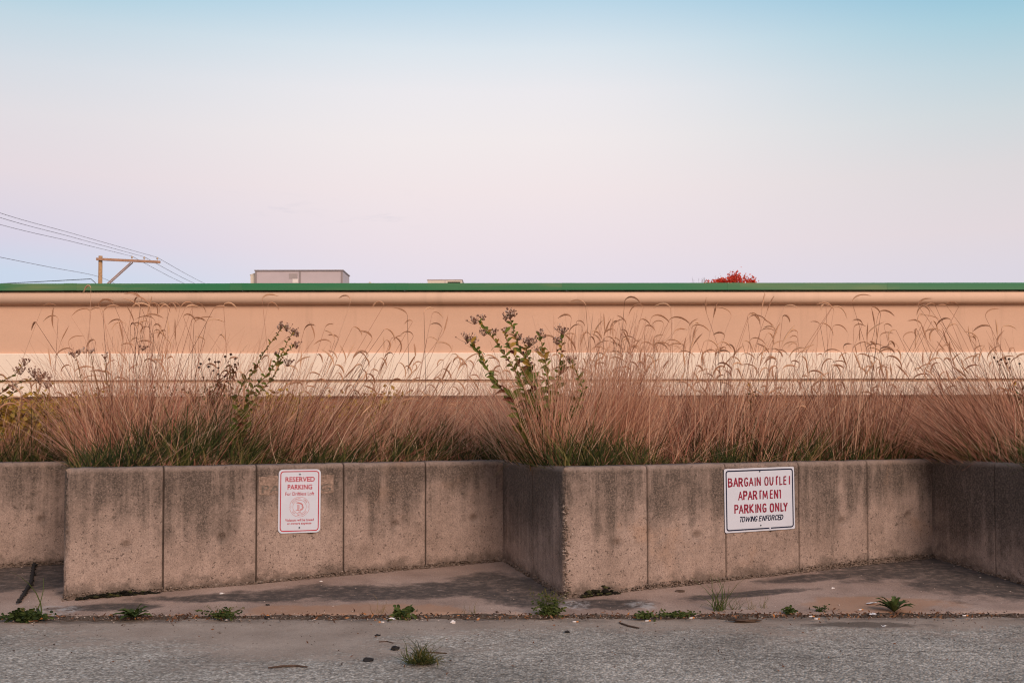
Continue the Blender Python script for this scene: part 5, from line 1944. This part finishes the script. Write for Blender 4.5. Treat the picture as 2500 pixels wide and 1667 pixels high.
def scrap(label, px, py, s, az):
    p = on_ground(px, py, ASPH_Z + 0.024)
    if p.y > EDGE_Y + 0.03:
        p.z = apron_z(p.y) + 0.006
    mb = MB()
    c, s_ = math.cos(az), math.sin(az)
    vs_ = []
    for i in range(4):
        for j in range(3):
            u_, v_ = (i / 3 - .5) * s, (j / 2 - .5) * s * .55
            vs_.append((p.x + u_ * c - v_ * s_, p.y + u_ * s_ + v_ * c, p.z + random.uniform(0, .010)))
    fs_ = [(i * 3 + j, (i + 1) * 3 + j, (i + 1) * 3 + j + 1, i * 3 + j + 1) for i in range(3) for j in range(2)]
    mb.add(vs_, fs_)
    tag(mb.build('paper_scrap', M_WHITE), label, 'paper scrap')


scrap('crumpled white paper scrap on the apron edge left of the jagged dandelion', 2128, 1476, 0.065, 0.3)
scrap('white paper scrap in the dirt in front of the jagged dandelion', 2131, 1499, 0.05, 0.8)
scrap('tiny white scrap lying on the sandy asphalt below the jagged dandelion', 2160, 1528, 0.04, 0.1)
scrap('white scrap beside the small bright leafy weed', 957, 1511, 0.04, 0.5)

# uncountable crumbs: gravel and leaf bits along the seam and the foot of the wall
mb = MB()
OCT = [(1, 0, 0), (-1, 0, 0), (0, 1, 0), (0, -1, 0), (0, 0, 1), (0, 0, -1)]
OF = [(0, 2, 4), (2, 1, 4), (1, 3, 4), (3, 0, 4), (2, 0, 5), (1, 2, 5), (3, 1, 5), (0, 3, 5)]


def crumb(mb, p, r, tint):
    mb.add([(p[0] + a * r * random.uniform(.6, 1.3), p[1] + b * r * random.uniform(.6, 1.3), p[2] + c * r * random.uniform(.4, .8)) for a, b, c in OCT], OF, tint)


for _ in range(2600):
    x = random.uniform(-4, 4)
    y = EDGE_Y + random.gauss(-0.05, 0.06)
    crumb(mb, (x, y, gz_(y) + 0.002), min(0.011, random.lognormvariate(-5.6, .45)), random.random() ** 1.4)
for _ in range(900):
    x = random.uniform(-4, 4)
    y = EDGE_Y - abs(random.gauss(0, 0.6))
    crumb(mb, (x, max(5, y), ASPH_Z + 0.003), min(0.008, random.lognormvariate(-5.9, .4)), random.random() * .7)
for _ in range(420):
    x = random.uniform(-4, 4)
    y = random.uniform(EDGE_Y + .03, wall_y(x) - .02)
    crumb(mb, (x, y, apron_z(y) + 0.002), min(0.010, random.lognormvariate(-5.7, .4)), random.random() ** .6)
for _ in range(4200):
    x = random.uniform(-4, 4)
    hgt = max(0.006, 0.030 + 0.035 * mnoise.noise(Vector((x * 2.2, 0.7, 0)))) * random.random()
    y = wall_y(x) - random.uniform(-0.004, 0.006) - (0.012 if hgt < .01 else 0)
    crumb(mb, (x, y, apron_z(y) + hgt), random.uniform(.004, .011), min(1, max(0, random.gauss(.40, .12))))
for _ in range(260):
    zc_ = random.uniform(0.02, 0.62)
    a_ = abs(random.gauss(0, .030)) * (1.4 - zc_)
    crumb(mb, (0.343 + a_ * .92 - 0.004, 7.138 + a_ * .40 - random.uniform(-.004, .004), zc_), random.uniform(.004, .010), min(1, max(.1, random.gauss(.5, .2))))
tag(mb.build('gravel', M_STONE), 'loose gravel and concrete crumbs along the seam and wall foot', 'gravel', None, 'stuff')
mb = MB()
for _ in range(2300):
    x = random.uniform(-4, 4)
    dens = 0.5 + 0.5 * mnoise.noise(Vector((x * 1.7, 3, 0)))
    dens += .6 * math.exp(-((x - 1.9) / 0.6) ** 2)
    if random.random() > dens:
        continue
    y = EDGE_Y + random.gauss(-0.05, 0.06)
    leaf_card(mb, (x, y, gz_(y) + random.uniform(.004, .012)), random.uniform(.012, .035), random.random() ** 2.4, .35)
for _ in range(160):
    x = random.uniform(-4, 4)
    y = random.uniform(5.2, 6.6)
    leaf_card(mb, (x, y, ASPH_Z + .006), random.uniform(.01, .025), random.random() * .6, .4)
tag(mb.build('leaf_litter', M_LITTER), 'brown leaf bits and needles gathered along the seam', 'leaf litter', None, 'stuff')
